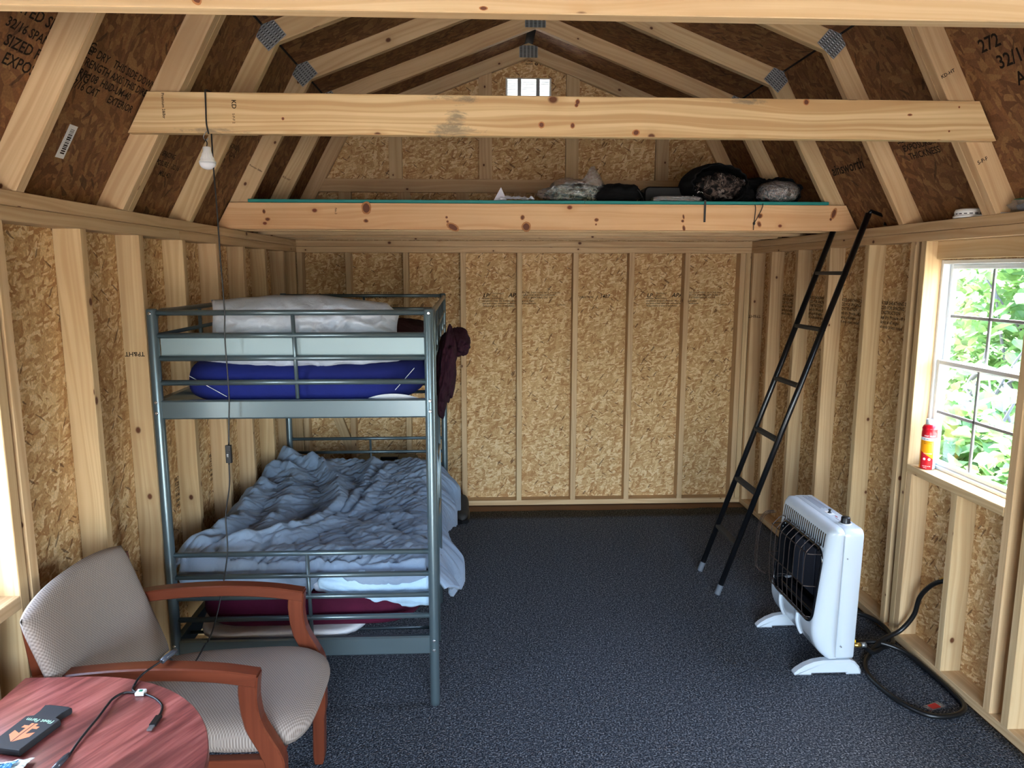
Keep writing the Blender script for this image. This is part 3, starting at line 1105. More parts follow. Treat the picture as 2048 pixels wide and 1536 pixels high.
# climbing ladder on the open side
for yy in (BY0 + 0.07, BY0 + 0.42):
    tube('ladder_rail', [bp(BX1 + 0.014, yy, 0.24), bp(BX1 + 0.014, yy, 1.26)], 0.0105, 'bed_metal', bed, 12)
for z in (0.48, 0.73, 0.98):
    tube('ladder_rung', [bp(BX1 + 0.014, BY0 + 0.07, z), bp(BX1 + 0.014, BY0 + 0.42, z)], 0.0095, 'bed_metal', bed, 10)
# mesh decks under the mattresses
for z in (1.232, 0.272):
    for i in range(9):
        yy = BY0 + 0.12 + (BY1 - BY0 - 0.24) * i / 8
        tube('slat', [bp(BX0 + 0.01, yy, z), bp(BX1 - 0.01, yy, z)], 0.007, 'bed_metal', bed, 8)
rebase(bed, (0.58, -1.53, 0))


# ------------------------------------------------------------------ mattresses
def soft_slab(name, x0, x1, y0, y1, z0, z1, mat, r=0.06, amp=0.006, parent=None, nu=64, nv=48, seed=1.0, bulge=0.01, corner=0.07):
    """mattress: closed rounded box, rings from the bottom centre to the top centre"""
    cx, cy = (x0 + x1) / 2, (y0 + y1) / 2
    hx, hy, hz = (x1 - x0) / 2, (y1 - y0) / 2, (z1 - z0) / 2
    cz = (z0 + z1) / 2
    rows = []
    prof = []
    for k in range(10):
        prof.append((k / 10.0, 0, -1))
    for k in range(13):
        a = -math.pi / 2 + math.pi * k / 12
        prof.append((1, math.cos(a), math.sin(a)))
    for k in range(9, -1, -1):
        prof.append((k / 10.0, 0, 1))
    verts, faces = [], []
    n = 96
    for j, (f, c, s) in enumerate(prof):
        for i in range(n):
            a = 2 * math.pi * i / n
            ca, sa = math.cos(a), math.sin(a)
            p = 7.0
            k = (abs(ca) ** p + abs(sa) ** p) ** (-1 / p)
            ex, ey = ca * k, sa * k
            x = cx + ex * ((hx - r) * f + r * c)
            y = cy + ey * ((hy - r) * f + r * c)
            z = cz + s * hz if abs(s) == 1 else cz + math.copysign(abs(s) ** 0.75, s) * hz
            nz = noise.noise(Vector((x * 5 + seed, y * 5, z * 9)))
            z += amp * nz * (1 if s > 0 else 0.2) + (bulge * (1 - f * f) if s > 0 and c == 0 else 0)
            x += amp * nz * c
            y += amp * nz * c
            verts.append((bx(x, y), y, z))
    for j in range(len(prof) - 1):
        for i in range(n):
            k = (i + 1) % n
            faces.append((j * n + i, j * n + k, (j + 1) * n + k, (j + 1) * n + i))
    return mesh_obj(name, verts, faces, mat, parent, smooth=True)


mu = soft_slab('mattress', BX0 + 0.028, BX1 - 0.026, BY0 + 0.035, BY1 - 0.04, 1.240, 1.385, 'navy', 0.055, 0.006, seed=3)
tag(mu, 'navy sheeted mattress on the upper bunk', 'mattress', 'mattresses of the bunk bed')
for (p0, p1) in (((0.175, 1.360), (0.33, 1.268)), ((1.05, 1.386), (0.965, 1.29))):
    y0 = BY0 + 0.0335
    pts = [(p0[0] + (p1[0] - p0[0]) * k / 8, y0 + (0.012 if k == 0 else 0.0) - 0.002, p0[1] + (p1[1] - p0[1]) * k / 8) for k in range(1, 9)]
    tube('piping', pts, 0.0013, 'white_cloth', mu, 6)
grid('sheet_gap', 24, 6, lambda u, v: (0.86 + u * 0.20, BY0 + 0.0335 - 0.003 * math.sin(math.pi * u), 1.245 + v * 0.030 * math.sin(math.pi * (0.08 + 0.88 * u)) ** 0.6), 'white_cloth', mu)
rebase(mu, (0.59, -1.53, 1.24))
ml = soft_slab('mattress', BX0 + 0.028, BX1 - 0.026, BY0 + 0.035, BY1 - 0.04, 0.313, 0.466, 'maroon', 0.06, 0.006, seed=8)
tag(ml, 'maroon sheeted mattress on the lower bunk', 'mattress', 'mattresses of the bunk bed')
rebase(ml, (0.59, -1.53, 0.313))
mp = soft_slab('mattress_pad', BX0 + 0.03, BX1 - 0.26, BY0 + 0.022, BY1 - 0.05, 0.281, 0.317, 'white_cloth', 0.016, 0.016, seed=5, bulge=0.0)
tag(mp, 'crumpled white pad under the maroon mattress', 'pad')
rebase(mp, (0.59, -1.53, 0.283))


# ------------------------------------------------------------------ pillow propped behind the end rails
def pillow_fn(side):
    def f(u, v):
        # u across the width, v up the height
        a, b = 2 * u - 1, 2 * v - 1
        edge = max(0.0, (1 - abs(a) ** 3.2)) * max(0.0, (1 - abs(b) ** 3.0))
        th = 0.115 * edge ** 0.5
        w = noise.noise(Vector((a * 3.2, b * 2.4, 4.0 + side))) * 0.03 * edge ** 0.5
        cre = 0.045 * (1 + 0.6 * a) * (0.30 - abs(noise.noise(Vector((a * 4.6 + 3, b * 3.0 - a * 1.6, 9.0 + side * 3))))) * edge ** 0.35
        cre += 0.030 * (1 + 0.6 * a) * (0.30 - abs(noise.noise(Vector((a * 9.0 + b * 4, b * 5.0, 2.0 + side))))) * edge ** 0.35
        tp = 1.645 - 0.025 * max(0, -a - 0.2) - 0.045 * max(0, a - 0.1) - 0.30 * max(0, a - 0.86) + 0.006 * noise.noise(Vector((a * 4, 2, 1)))
        bt = 1.362 + 0.030 * a * a + 0.006 * noise.noise(Vector((a * 5, 7, 1)))
        z = bt + (tp - bt) * v
        x = 0.597 + a * (0.385 - 0.022 * (1 - b * b) - 0.02 * max(0, b) * max(0, a))
        y = -2.325 + 0.06 * b + side * (th + w + cre)
        return (x, y, z)
    return f


pa = grid('pillow', 72, 40, pillow_fn(-1), 'pillow')
pb = grid('pb', 72, 40, pillow_fn(1), 'pillow')
for p in pb.data.polygons:
    p.flip()
join_into(pa, [pb])
for p in pa.data.polygons:
    p.use_smooth = True
bm = bmesh.new()
bm.from_mesh(pa.data)
bmesh.ops.remove_doubles(bm, verts=bm.verts, dist=0.0008)
bmesh.ops.recalc_face_normals(bm, faces=bm.faces)
bm.to_mesh(pa.data)
bm.free()
tag(pa, 'plump pale grey pillow standing on the upper bunk mattress', 'pillow', 'pillows on the bunk bed')
rebase(pa, (0.595, -2.36, 1.395))

# rumpled dark blanket lying further back on the upper bunk
bl = grid('blanket', 60, 60, lambda u, v: (bx(0.15 + u * 0.86, -2.18 + v * 1.5), -2.18 + v * 1.5,
          1.412 + 0.065 * max(0, math.sin(math.pi * u)) ** 0.35 * max(0, math.sin(math.pi * v)) ** 0.35 * (1 + 0.5 * noise.noise(Vector((u * 6, v * 9, 3)))) + 0.02 * (0.4 - abs(noise.noise(Vector((u * 9, v * 12, 7)))))), 'plum', None, True, 0.012)
tag(bl, 'dark plum blanket rumpled behind the pillow on the upper bunk', 'blanket')


# plum garment hung over the side guard of the upper bunk
gm = thing('garment', 'dark plum garment hanging over the side rail of the upper bunk', 'clothing')
blob('garment_body', (1.140, -2.02, 1.315), (0.040, 0.20, 0.150), 'plum', gm, seed=4, amp=0.22, freq=1.6, ridge=0.22, rot=(0.25, 0.10, 0.0), sub=5)
blob('sleeve', (1.190, -1.86, 1.415), (0.050, 0.11, 0.050), 'plum', gm, seed=7, amp=0.2, freq=1.5, ridge=0.2, rot=(0.3, 0.35, 0.2), sub=5)
blob('hem', (1.120, -2.10, 1.195), (0.026, 0.10, 0.075), 'plum', gm, seed=9, amp=0.2, freq=1.6, ridge=0.2, sub=4)
rebase(gm, (1.13, -2.0, 1.1))


# ------------------------------------------------------------------ comforter
def seg_d(px, py, a, b):
    dx, dy = b[0] - a[0], b[1] - a[1]
    t = max(0, min(1, ((px - a[0]) * dx + (py - a[1]) * dy) / (dx * dx + dy * dy)))
    return math.hypot(px - a[0] - t * dx, py - a[1] - t * dy)


RIDGES = [  # polylines in plan with height and width: the folds seen in the heap
    ([(0.36, -0.85), (0.50, -1.20), (0.57, -1.60), (0.55, -1.95), (0.42, -2.20), (0.24, -2.34)], 0.085, 0.045),
    ([(0.66, -0.75), (0.66, -1.15), (0.63, -1.55), (0.60, -1.95), (0.44, -2.26)], 0.055, 0.030),
    ([(0.78, -0.80), (0.74, -1.10), (0.72, -1.45), (0.68, -1.75)], 0.050, 0.028),
    ([(0.12, -1.35), (0.14, -1.70), (0.20, -2.02), (0.15, -2.36)], 0.085, 0.060),
    ([(0.20, -1.00), (0.28, -1.30), (0.33, -1.75), (0.34, -2.10)], 0.060, 0.07),
    ([(0.10, -0.75), (0.18, -0.85), (0.28, -0.85)], 0.120, 0.07),
    ([(0.08, -1.10), (0.12, -1.0), (0.2, -1.03)], 0.09, 0.05),
    ([(0.86, -0.70), (0.98, -0.90)], 0.045, 0.09),
    ([(0.75, -1.95), (0.95, -2.20), (1.05, -2.42)], 0.020, 0.05),
    ([(0.70, -1.75), (0.92, -1.80), (1.08, -1.95)], 0.025, 0.05),
]


def comf_h(x, y):
    h = 0.0
    vary = 0.78 + 0.5 * noise.noise(Vector((x * 7, y * 7, 21)))
    xr = x + 0.030 * noise.noise(Vector((x * 6, y * 6, 31)))
    yr = y + 0.045 * noise.noise(Vector((x * 5, y * 5, 37)))
    for pl_, hh, w in RIDGES:
        d = min(seg_d(xr, yr, pl_[i], pl_[i + 1]) for i in range(len(pl_) - 1))
        # ridges with one steep side
        h = max(h, hh * max(0.0, 1 - d / (2.1 * w)) ** 1.25 * vary)
    base = 0.03 + 0.03 * noise.noise(Vector((x * 2.2, y * 1.8, 1.5))) + 0.075 * max(0, min(1, (-1.75 - y) / 0.55))
    base += 0.03 * max(0, 1 - (x - 0.05) / 0.7) * max(0, min(1, (y + 2.5) / 0.5))
    # stitched quilting: squares puffed between seams, seams follow the pull of the cloth
    wx = x + 0.06 * noise.noise(Vector((x * 1.6, y * 1.6, 8)))
    wy = y + 0.10 * noise.noise(Vector((x * 1.4, y * 1.4, 3)))
    a = (wx * 0.9 + wy * 0.42) / 0.135
    b = (wy * 0.9 - wx * 0.42) / 0.150
    qa = abs(math.sin(math.pi * a))
    qb = abs(math.sin(math.pi * b))
    q = min(qa, 1) ** 0.3 * min(qb, 1) ** 0.3
    base += 0.016 * q * max(0.25, 1 - h / 0.06)
    # small pulls across each square
    st_ = 9 * (x * 0.55 + y * 0.83)
    ac_ = 26 * (x * 0.83 - y * 0.55)
    base += 0.024 * (0.42 - abs(noise.noise(Vector((st_, ac_, 5 + 0.6 * noise.noise(Vector((x * 4, y * 4, 0))))))))
    base += 0.011 * (0.42 - abs(noise.noise(Vector((st_ * 2.2 + 4, ac_ * 2.1, 9)))))
    base += 0.014 * (0.42 - abs(noise.noise(Vector((x * 6, y * 5, 17)))))
    return base + h


def comforter(u, v):
    # v: front to back, u: wall side to the open side and over the edge
    y = -2.44 + v * 1.80
    top = 1.085 + 0.02 * math.sin(v * 7)
    s = 0.06 + u * (top + (0.15 + 0.16 * v + 0.03 * math.sin(v * 9)) * (0.5 + 0.5 * min(1, v / 0.15)) - 0.06)
    zt = 0.470
    if s < top:
        x, drop = s, 0.0
        z = zt + comf_h(x, y)
        k = max(0, (s - (top - 0.10)) / 0.10)
        z -= 0.05 * k * k
        if s < 0.11:
            z -= 0.04 * (1 - (s - 0.06) / 0.05) ** 2
    else:
        d = s - top
        hang = 0.86 + 0.14 * math.sin(v * 5.0 + 1)
        fold = 0.030 * math.sin(v * 23 + 2 * math.sin(v * 7)) * min(1, d / 0.12)
        z0 = zt + comf_h(top, y) - 0.05
        x = top + 0.085 * math.sin(min(1, d / 0.16) * math.pi / 2) + fold + 0.012 * (comf_h(top + d * 0.6, y) * 6 - 0.5)
        z = z0 - d * hang
    if v < 0.05:
        z -= 0.015 * (1 - v / 0.05) ** 2
    if v > 0.96:
        z -= 0.06 * ((v - 0.96) / 0.04) ** 2
    # the front edge hangs a little towards the foot rails
    y2 = y
    if v < 0.03:
        y2 = y - 0.0 * (1 - v / 0.03)
    return (bx(x, y), y2, max(z, 0.20))


cf = grid('comforter', 230, 300, comforter, 'comforter', None, True, 0.014)
tag(cf, 'rumpled grey blue quilted comforter on the lower bunk', 'comforter')
# turned back lining and corner at the foot end
grid('lining_fold', 60, 26, lambda u, v: (bx(0.66 + 0.44 * u, -2.46) - 0.02 * math.sin(v * 3), -2.455 - 0.022 * math.sin(math.pi * v) - 0.010 * noise.noise(Vector((u * 9, v * 5, 2))),
     0.555 - 0.02 * u - v * (0.09 + 0.055 * math.sin(u * 2.4)) + 0.012 * noise.noise(Vector((u * 7, v * 3, 6)))), 'sheet_blue', cf, True, 0.010)
grid('front_hem', 110, 20, lambda u, v: (bx(0.10 + 0.97 * u, -2.45), -2.440 - 0.030 * math.sin(math.pi * min(1, v * 1.1)) - 0.012 * noise.noise(Vector((u * 14, v * 3, 2))) - 0.008 * abs(math.sin(u * 22)),
     0.470 + comf_h(0.10 + 0.97 * u, -2.44) - 0.006 - v * (0.145 + 0.02 * math.sin(u * 5)) * (1 - 0.5 * math.exp(-((u - 0.62) / 0.10) ** 2))), 'comforter', cf, True, 0.010)
rebase(cf, (0.59, -1.53, 0.5))
pw = soft_slab('pillow', 0.62, 0.86, -2.465, -2.38, 0.455, 0.520, 'pillow', 0.03, 0.01, seed=12)
tag(pw, 'small pale pillow tucked under the comforter at the foot rails', 'pillow', 'pillows on the bunk bed')
rebase(pw, (0.74, -2.38, 0.5))

# ================================================================== armchair
def weave(name, c1, c2, fx=260.0, fy=260.0):
    t = NT(name)
    uv = t.node('TexCoord').outputs['UV']
    s = t.node('SeparateXYZ', {0: uv})
    a = t.math('SINE', t.math('MULTIPLY', s.outputs[0], fx))
    b = t.math('SINE', t.math('MULTIPLY', s.outputs[1], fy))
    m = t.math('MULTIPLY_ADD', t.math('MULTIPLY', a, b), 0.5, 0.5)
    t.base(t.mix(m, c1, c2), 0.9, 0, 0.15)
    t.bump(m, 0.4, 0.0015)
    return t.m


MAT['chair_fabric'] = weave('taupe_woven_upholstery', srgb(118, 106, 98), srgb(166, 154, 144), 520.0, 420.0)
MAT['cherry'] = wood('cherry_stained_wood', srgb(112, 56, 36), srgb(80, 36, 22), srgb(80, 30, 14), tint=0.0, band=0.35, knots=False, rough=0.3)


def loft_mesh(name, rings, mat, parent, closed=True, smooth=True):
    n = len(rings[0])
    verts = [p for r in rings for p in r]
    faces = []
    for j in range(len(rings) - 1):
        for i in range(n):
            k = (i + 1) % n
            faces.append((j * n + i, j * n + k, (j + 1) * n + k, (j + 1) * n + i))
    faces.append(tuple(range(n - 1, -1, -1)))
    faces.append(tuple((len(rings) - 1) * n + i for i in range(n)))
    o = mesh_obj(name, verts, faces, mat, parent)
    bm = bmesh.new()
    bm.from_mesh(o.data)
    bmesh.ops.recalc_face_normals(bm, faces=bm.faces)
    bm.to_mesh(o.data)
    bm.free()
    return o


def path_beam(name, pts, w, h, mat, parent, up, bev=0.004):
    """bar of rectangular section swept along a bent path lying in a plane; h is measured in the plane, w along `up`"""
    pts = [Vector(p) for p in pts]
    up = Vector(up).normalized()
    rings = []
    for i, p in enumerate(pts):
        if i == 0:
            t = (pts[1] - p).normalized()
        elif i == len(pts) - 1:
            t = (p - pts[-2]).normalized()
        else:
            t = ((pts[i + 1] - p).normalized() + (p - pts[i - 1]).normalized()).normalized()
        nn = up.cross(t).normalized()
        hh = h[i] if isinstance(h, (list, tuple)) else h
        a, b = w / 2, hh / 2
        c = bev
        sec = [(-a + c, -b), (a - c, -b), (a, -b + c), (a, b - c), (a - c, b), (-a + c, b), (-a, b - c), (-a, -b + c)]
        rings.append([p + up * s + nn * q for s, q in sec])
    o = loft_mesh(name, rings, mat, parent)
    return o


chair = thing('armchair', 'taupe upholstered armchair with cherry wood arms beside the table', 'chair')
CYM = -3.105
for s, yy in ((1, -2.845), (-1, -3.365)):
    arm = path_beam('armrest', bez([(0.07, yy, 0.632), (0.22, yy, 0.652), (0.40, yy, 0.660), (0.56, yy, 0.652), (0.675, yy, 0.634)], 6), 0.048, 0.038, 'cherry', chair, (0, 1, 0))
    # the curved front leg that carries the arm
    path_beam('front_leg', bez([(0.655, yy, 0.648), (0.650, yy, 0.58), (0.662, yy, 0.50), (0.700, yy, 0.42), (0.715, yy, 0.36), (0.712, yy, 0.18), (0.706, yy, 0.0)], 6),
              0.044, [0.052] * 6 + [0.050] * 6 + [0.052] * 6 + [0.055] * 6 + [0.050] * 6 + [0.040] * 6 + [0.030], 'cherry', chair, (0, 1, 0))
    path_beam('rear_leg', bez([(0.075, yy + s * -0.02, 0.80), (0.10, yy + s * -0.02, 0.60), (0.15, yy + s * -0.02, 0.40), (0.13, yy + s * -0.02, 0.20), (0.07, yy + s * -0.02, 0.0)], 5), 0.036, 0.045, 'cherry', chair, (0, 1, 0))
board('seat_rail', (0.15, 0.69), (-2.875, -2.845), (0.33, 0.385), 'cherry', chair)
board('seat_rail', (0.15, 0.69), (-3.365, -3.335), (0.33, 0.385), 'cherry', chair)
board('seat_rail', (0.68, 0.71), (-3.34, -2.87), (0.335, 0.385), 'cherry', chair)


def seat_pt(a, r, z):
    # rounded plan, deeper at the front
    ca, sa = math.cos(a), math.sin(a)
    p = 4.0
    k = (abs(ca) ** p + abs(sa) ** p) ** (-1 / p)
    ex, ey = ca * k * r, sa * k * r
    x = 0.455 + ex * 0.335
    y = CYM + ey * (0.232 + 0.030 * ex)
    return x, y, z


rings = []
for r, z in ((0.0, 0.386), (0.8, 0.386), (0.97, 0.392), (1.0, 0.415), (1.0, 0.432), (0.985, 0.448), (0.94, 0.461), (0.85, 0.470), (0.7, 0.477), (0.45, 0.482), (0.2, 0.484), (0.0, 0.484)):
    ring_ = []
    for i in range(72):
        x, y, zz = seat_pt(2 * math.pi * i / 72, max(r, 0.001), z)
        if z > 0.42:
            zz -= 0.020 * max(0, (0.35 - x) / 0.25) + 0.014 * max(0, (x - 0.60) / 0.19) ** 2
        ring_.append((x, y, zz))
    rings.append(ring_)
st = loft_mesh('seat', rings, 'chair_fabric', chair)
for p in st.data.polygons:
    p.use_smooth = True
for face in st.data.polygons:
    for liq in face.loop_indices:
        co = st.data.vertices[st.data.loops[liq].vertex_index].co
        st.data.uv_layers[0].data[liq].uv = (co.x * 1.4, co.y * 1.4)


def back_fn(side):
    def f(u, v):
        a = 2 * u - 1          # across the chair, along y
        b = v                  # up
        wide = 0.272 - 0.006 * b
        z = 0.445 + b * 0.425 - 0.030 * abs(a) ** 2.5 * b + 0.0 * a
        x0 = 0.185 - 0.115 * b + 0.028 * (a * a)      # leans back, wraps the sitter
        e = max(0.0, 1 - abs(a) ** 7) ** 0.5 * max(0.0, 1 - abs(2 * b - 1) ** 9) ** 0.5
        return (x0 + side * 0.030 * e, CYM - 0.025 - 0.03 * b + a * wide, z)
    return f


ba = grid('backrest', 44, 40, back_fn(1), 'chair_fabric', chair)
bb = grid('bb', 44, 40, back_fn(-1), 'chair_fabric')
for p in bb.data.polygons:
    p.flip()
join_into(ba, [bb])
bm = bmesh.new()
bm.from_mesh(ba.data)
bmesh.ops.remove_doubles(bm, verts=bm.verts, dist=0.0006)
bmesh.ops.recalc_face_normals(bm, faces=bm.faces)
bm.to_mesh(ba.data)
bm.free()
for p in ba.data.polygons:
    p.use_smooth = True
    for liq in p.loop_indices:
        co = ba.data.vertices[ba.data.loops[liq].vertex_index].co
        ba.data.uv_layers[0].data[liq].uv = (co.y * 1.4, co.z * 1.4)
rebase(chair, (0.42, CYM, 0))

# ================================================================== round ended table


def table_mat():
    t = NT('mahogany_laminate')
    c = t.node('TexCoord').outputs['Object']
    mp = t.node('Mapping', {0: c, 2: (0, 0, R(-62)), 3: (1, 1, 1)}).outputs[0]
    s1 = t.node('Mapping', {0: mp, 3: (5.0, 55.0, 1)}).outputs[0]
    n1 = t.node('TexNoise', {'Vector': s1, 'Scale': 1.0, 'Detail': 5.0, 'Roughness': 0.6, 'Distortion': 0.6}).outputs[0]
    s2 = t.node('Mapping', {0: mp, 3: (1.6, 11.0, 1)}).outputs[0]
    n2 = t.node('TexNoise', {'Vector': s2, 'Scale': 1.0, 'Detail': 3.0, 'Distortion': 0.8}).outputs[0]
    col = t.ramp(n1, [(0.30, srgb(108, 54, 52)), (0.5, srgb(160, 86, 80)), (0.72, srgb(192, 118, 108))])
    col = t.mix(t.ramp(n2, [(0.45, (0, 0, 0)), (0.7, (0.75, 0.75, 0.75))]), col, srgb(70, 30, 34))
    t.base(col, 0.3, 0, 0.6)
    t.bump(n1, 0.08, 0.001)
    return t.m


MAT['mahogany'] = table_mat()
MAT['dark_edge'] = plain('dark_table_edge', srgb(48, 26, 22), 0.4)
TZ = 0.682
table = thing('side_table', 'mahogany laminate table with a rounded end in the lower left corner', 'table')
outline = [(0.092, -4.32), (0.092, -3.42), (0.25, -3.42)]
for k in range(1, 48):
    a = math.pi / 2 - math.pi * k / 48
    outline.append((0.25 + 0.45 * math.cos(a), -3.87 + 0.45 * math.sin(a)))
outline.append((0.25, -4.32))
tt = prism('table_top', outline, 'Z', TZ - 0.026, TZ, 'mahogany', table, ch=0.002)
lathe('pedestal', [(0.045, 0.03), (0.045, 0.60), (0.11, 0.645), (0.11, 0.655)], 'black', table, (0.36, -3.87, 0), 24)
for a in range(4):
    an = R(45 + 90 * a)
    path_beam('foot', [(0.36 + 0.03 * math.cos(an), -3.87 + 0.03 * math.sin(an), 0.06), (0.36 + 0.18 * math.cos(an), -3.87 + 0.18 * math.sin(an), 0.04), (0.36 + 0.30 * math.cos(an), -3.87 + 0.30 * math.sin(an), 0.012)],
              0.05, 0.024, 'black', table, (-math.sin(an), math.cos(an), 0))
rebase(table, (0.36, -3.87, 0))

# ================================================================== gas heater
MAT['enamel'] = plain('white_heater_enamel', srgb(200, 210, 218), 0.22, coat=0.4)
MAT['enamel_dark'] = plain('black_heater_enamel', srgb(10, 11, 14), 0.16, coat=0.5)
MAT['wire'] = plain('dark_bronze_wire', srgb(70, 60, 56), 0.35, 0.6)
MAT['brass'] = plain('brass', srgb(206, 172, 92), 0.28, 0.9)
MAT['yellow'] = plain('yellow_valve_handle', srgb(236, 190, 24), 0.4)
MAT['rubber'] = plain('black_rubber', srgb(14, 15, 17), 0.38)
MAT['plaque'] = plain('dark_burner_plaque', srgb(36, 40, 52), 0.6)

heater = thing('gas_heater', 'white enamel gas heater with black grille on two feet', 'heater')
HY0, HY1 = -2.388, -1.872         # near and far end
HZ0, HZ1 = 0.068, 0.662
XB, XS = 2.908, 2.824             # back, seam
# rear casing: rounded box
sec = []
for cx_, cz_, a0 in ((HY1 - 0.03, HZ1 - 0.03, 0), (HY0 + 0.03, HZ1 - 0.03, 90), (HY0 + 0.03, HZ0 + 0.02, 180), (HY1 - 0.03, HZ0 + 0.02, 270)):
    for k in range(6):
        a = R(a0 + 18 * k)
        rr = 0.03 if cz_ > 0.3 else 0.02
        sec.append((cx_ + rr * math.cos(a), cz_ + rr * math.sin(a)))
cas = prism('rear_casing', sec, 'X', XS + 0.0003, XB, 'enamel', heater, ch=0.004)
for p in cas.data.polygons:
    p.use_smooth = len(p.vertices) == 4
for z in (0.135, 0.535):
    o = lathe('screw', [(0.0035, -0.001), (0.0035, 0.0008), (0.002, 0.002)], 'galv', cas, (0, 0, 0), 8)
    o.data.transform(Matrix.Translation((2.842, HY0 - 0.0005, z)) @ Matrix.Rotation(R(90), 4, 'X'))

# front cover: a shell swept over the side profile, rounded to the ends
PROF = [(XS, HZ1), (2.808, HZ1), (2.793, HZ1 - 0.004), (2.778, HZ1 - 0.016), (2.768, HZ1 - 0.036), (2.760, 0.56), (2.750, 0.47), (2.741, 0.38), (2.733, 0.30), (2.727, 0.24), (2.726, 0.19), (2.736, 0.145), (2.756, 0.105), (2.782, 0.078), (2.800, HZ0), (XS, HZ0)]
pl3 = bez([(x, 0, z) for x, z in PROF], 4)
NV = len(pl3)
us = [0.0, 0.004, 0.012, 0.024, 0.040, 0.060] + [0.06 + 0.88 * k / 60 for k in range(1, 60)] + [0.94, 0.96, 0.976, 0.988, 0.996, 1.0]
WIN = (-2.342, -1.925, 0.222, 0.552)     # y0 y1 z0 z1 of the fire opening
verts, faces, slots = [], [], []
for j in range(NV):
    for u in us:
        y = HY0 + u * (HY1 - HY0)
        e = min(y - HY0, HY1 - y) / 0.045
        k = 1.0 if e >= 1 else math.sqrt(max(0, 1 - (1 - e) ** 2))
        x = XS + (pl3[j].x - XS) * (0.06 + 0.94 * k)
        # corners in elevation are rounded as well
        z = pl3[j].z
        if e < 1:
            zz = 0.03 * (1 - k)
            z = min(z, HZ1 - zz * 0.9) if z > 0.4 else max(z, HZ0 + zz * 0.6)
        verts.append((x, y, z))
n = len(us)


def in_win(y, z):
    # rounded rectangle
    y0, y1, z0, z1 = WIN
    r = 0.05
    if not (y0 < y < y1 and z0 < z < z1):
        return False
    dx = max(y0 + r - y, y - (y1 - r), 0)
    dz = max(z0 + r - z, z - (z1 - r), 0)
    return dx * dx + dz * dz < r * r


for j in range(NV - 1):
    for i in range(n - 1):
        q = (j * n + i, (j + 1) * n + i, (j + 1) * n + i + 1, j * n + i + 1)
        c = sum((Vector(verts[t]) for t in q), Vector()) / 4
        front = c.x < 2.79
        if front and in_win(c.y, c.z):
            continue
        faces.append(q)
# closing side edges
cov = mesh_obj('front_cover', verts, faces, 'enamel', heater, smooth=True)
md = cov.modifiers.new('thickness', 'SOLIDIFY')
md.thickness = 0.0025
md.offset = 1


def front_x(z):
    best = min(pl3, key=lambda p: abs(p.z - z) + (10 if p.x > 2.80 else 0))
    lo = [p for p in pl3 if p.x < 2.80]
    for a, b in zip(lo, lo[1:]):
        if (a.z - z) * (b.z - z) <= 0 and a.z != b.z:
            return a.x + (b.x - a.x) * (z - a.z) / (b.z - a.z)
    return best.x


# window trim, firebox, burner plaques
y0, y1, z0, z1 = WIN
rim = []
for cy_, cz_, a0 in ((y1 - 0.05, z1 - 0.05, 0), (y0 + 0.05, z1 - 0.05, 90), (y0 + 0.05, z0 + 0.05, 180), (y1 - 0.05, z0 + 0.05, 270)):
    for k in range(8):
        a = R(a0 + 90 * k / 7)
        yy, zz = cy_ + 0.052 * math.cos(a), cz_ + 0.052 * math.sin(a)
        rim.append((front_x(zz) + 0.0, yy, zz))
tube('window_trim', rim, 0.0065, 'enamel_dark', heater, 8, closed=True)
fb_v = [Vector(p) + Vector((0.001, 0, 0)) for p in rim] + [Vector((2.812, 0, 0)) + Vector((0, p[1], p[2])) * 1.0 for p in rim]
m_ = len(rim)
fb_f = [(i, (i + 1) % m_, m_ + (i + 1) % m_, m_ + i) for i in range(m_)] + [tuple(m_ + i for i in range(m_))]
mesh_obj('firebox', fb_v, fb_f, 'enamel_dark', heater)
for k in range(3):
    ya = y0 + 0.045 + k * 0.112
    board('burner_plaque', (2.800, 2.810), (ya, ya + 0.098), (0.28, 0.50), 'plaque', heater)
board('burner_tray', (2.745, 2.80), (y0 + 0.03, y1 - 0.03), (0.245, 0.262), 'enamel_dark', heater)
# vent slots over the window
for k in range(22):
    yy = HY0 + 0.055 + k * 0.0192
    w = Vector((0, 0.0040, 0))
    vv_, ff_ = [], []
    for q in range(7):
        z_ = 0.566 + 0.062 * q / 6
        c_ = Vector((front_x(z_) - 0.0016, yy, z_))
        vv_ += [c_ - w, c_ + w]
        if q:
            ff_.append((2 * q - 2, 2 * q - 1, 2 * q + 1, 2 * q))
    mesh_obj('vent_slot', vv_, ff_, 'enamel_dark', cov)
for k in range(5):
    yy = HY0 + 0.075 + k * 0.014
    a, b = Vector((front_x(0.115) - 0.0015, yy, 0.115)), Vector((front_x(0.150) - 0.0015, yy, 0.150))
    w = Vector((0, 0.0025, 0))
    mesh_obj('vent_slot', [a - w, a + w, b + w, b - w], [(0, 1, 2, 3)], 'enamel_dark', cov)
# curved ribs of the lower front
for yy in (-2.215, -2.03):
    path_beam('front_rib', bez([(front_x(z) - 0.004, yy + 0.05 * (0.22 - z) * 3, z) for z in (0.215, 0.19, 0.16, 0.13, 0.105)], 4), 0.016, 0.014, 'enamel', heater, (0, 1, 0.2), bev=0.004)
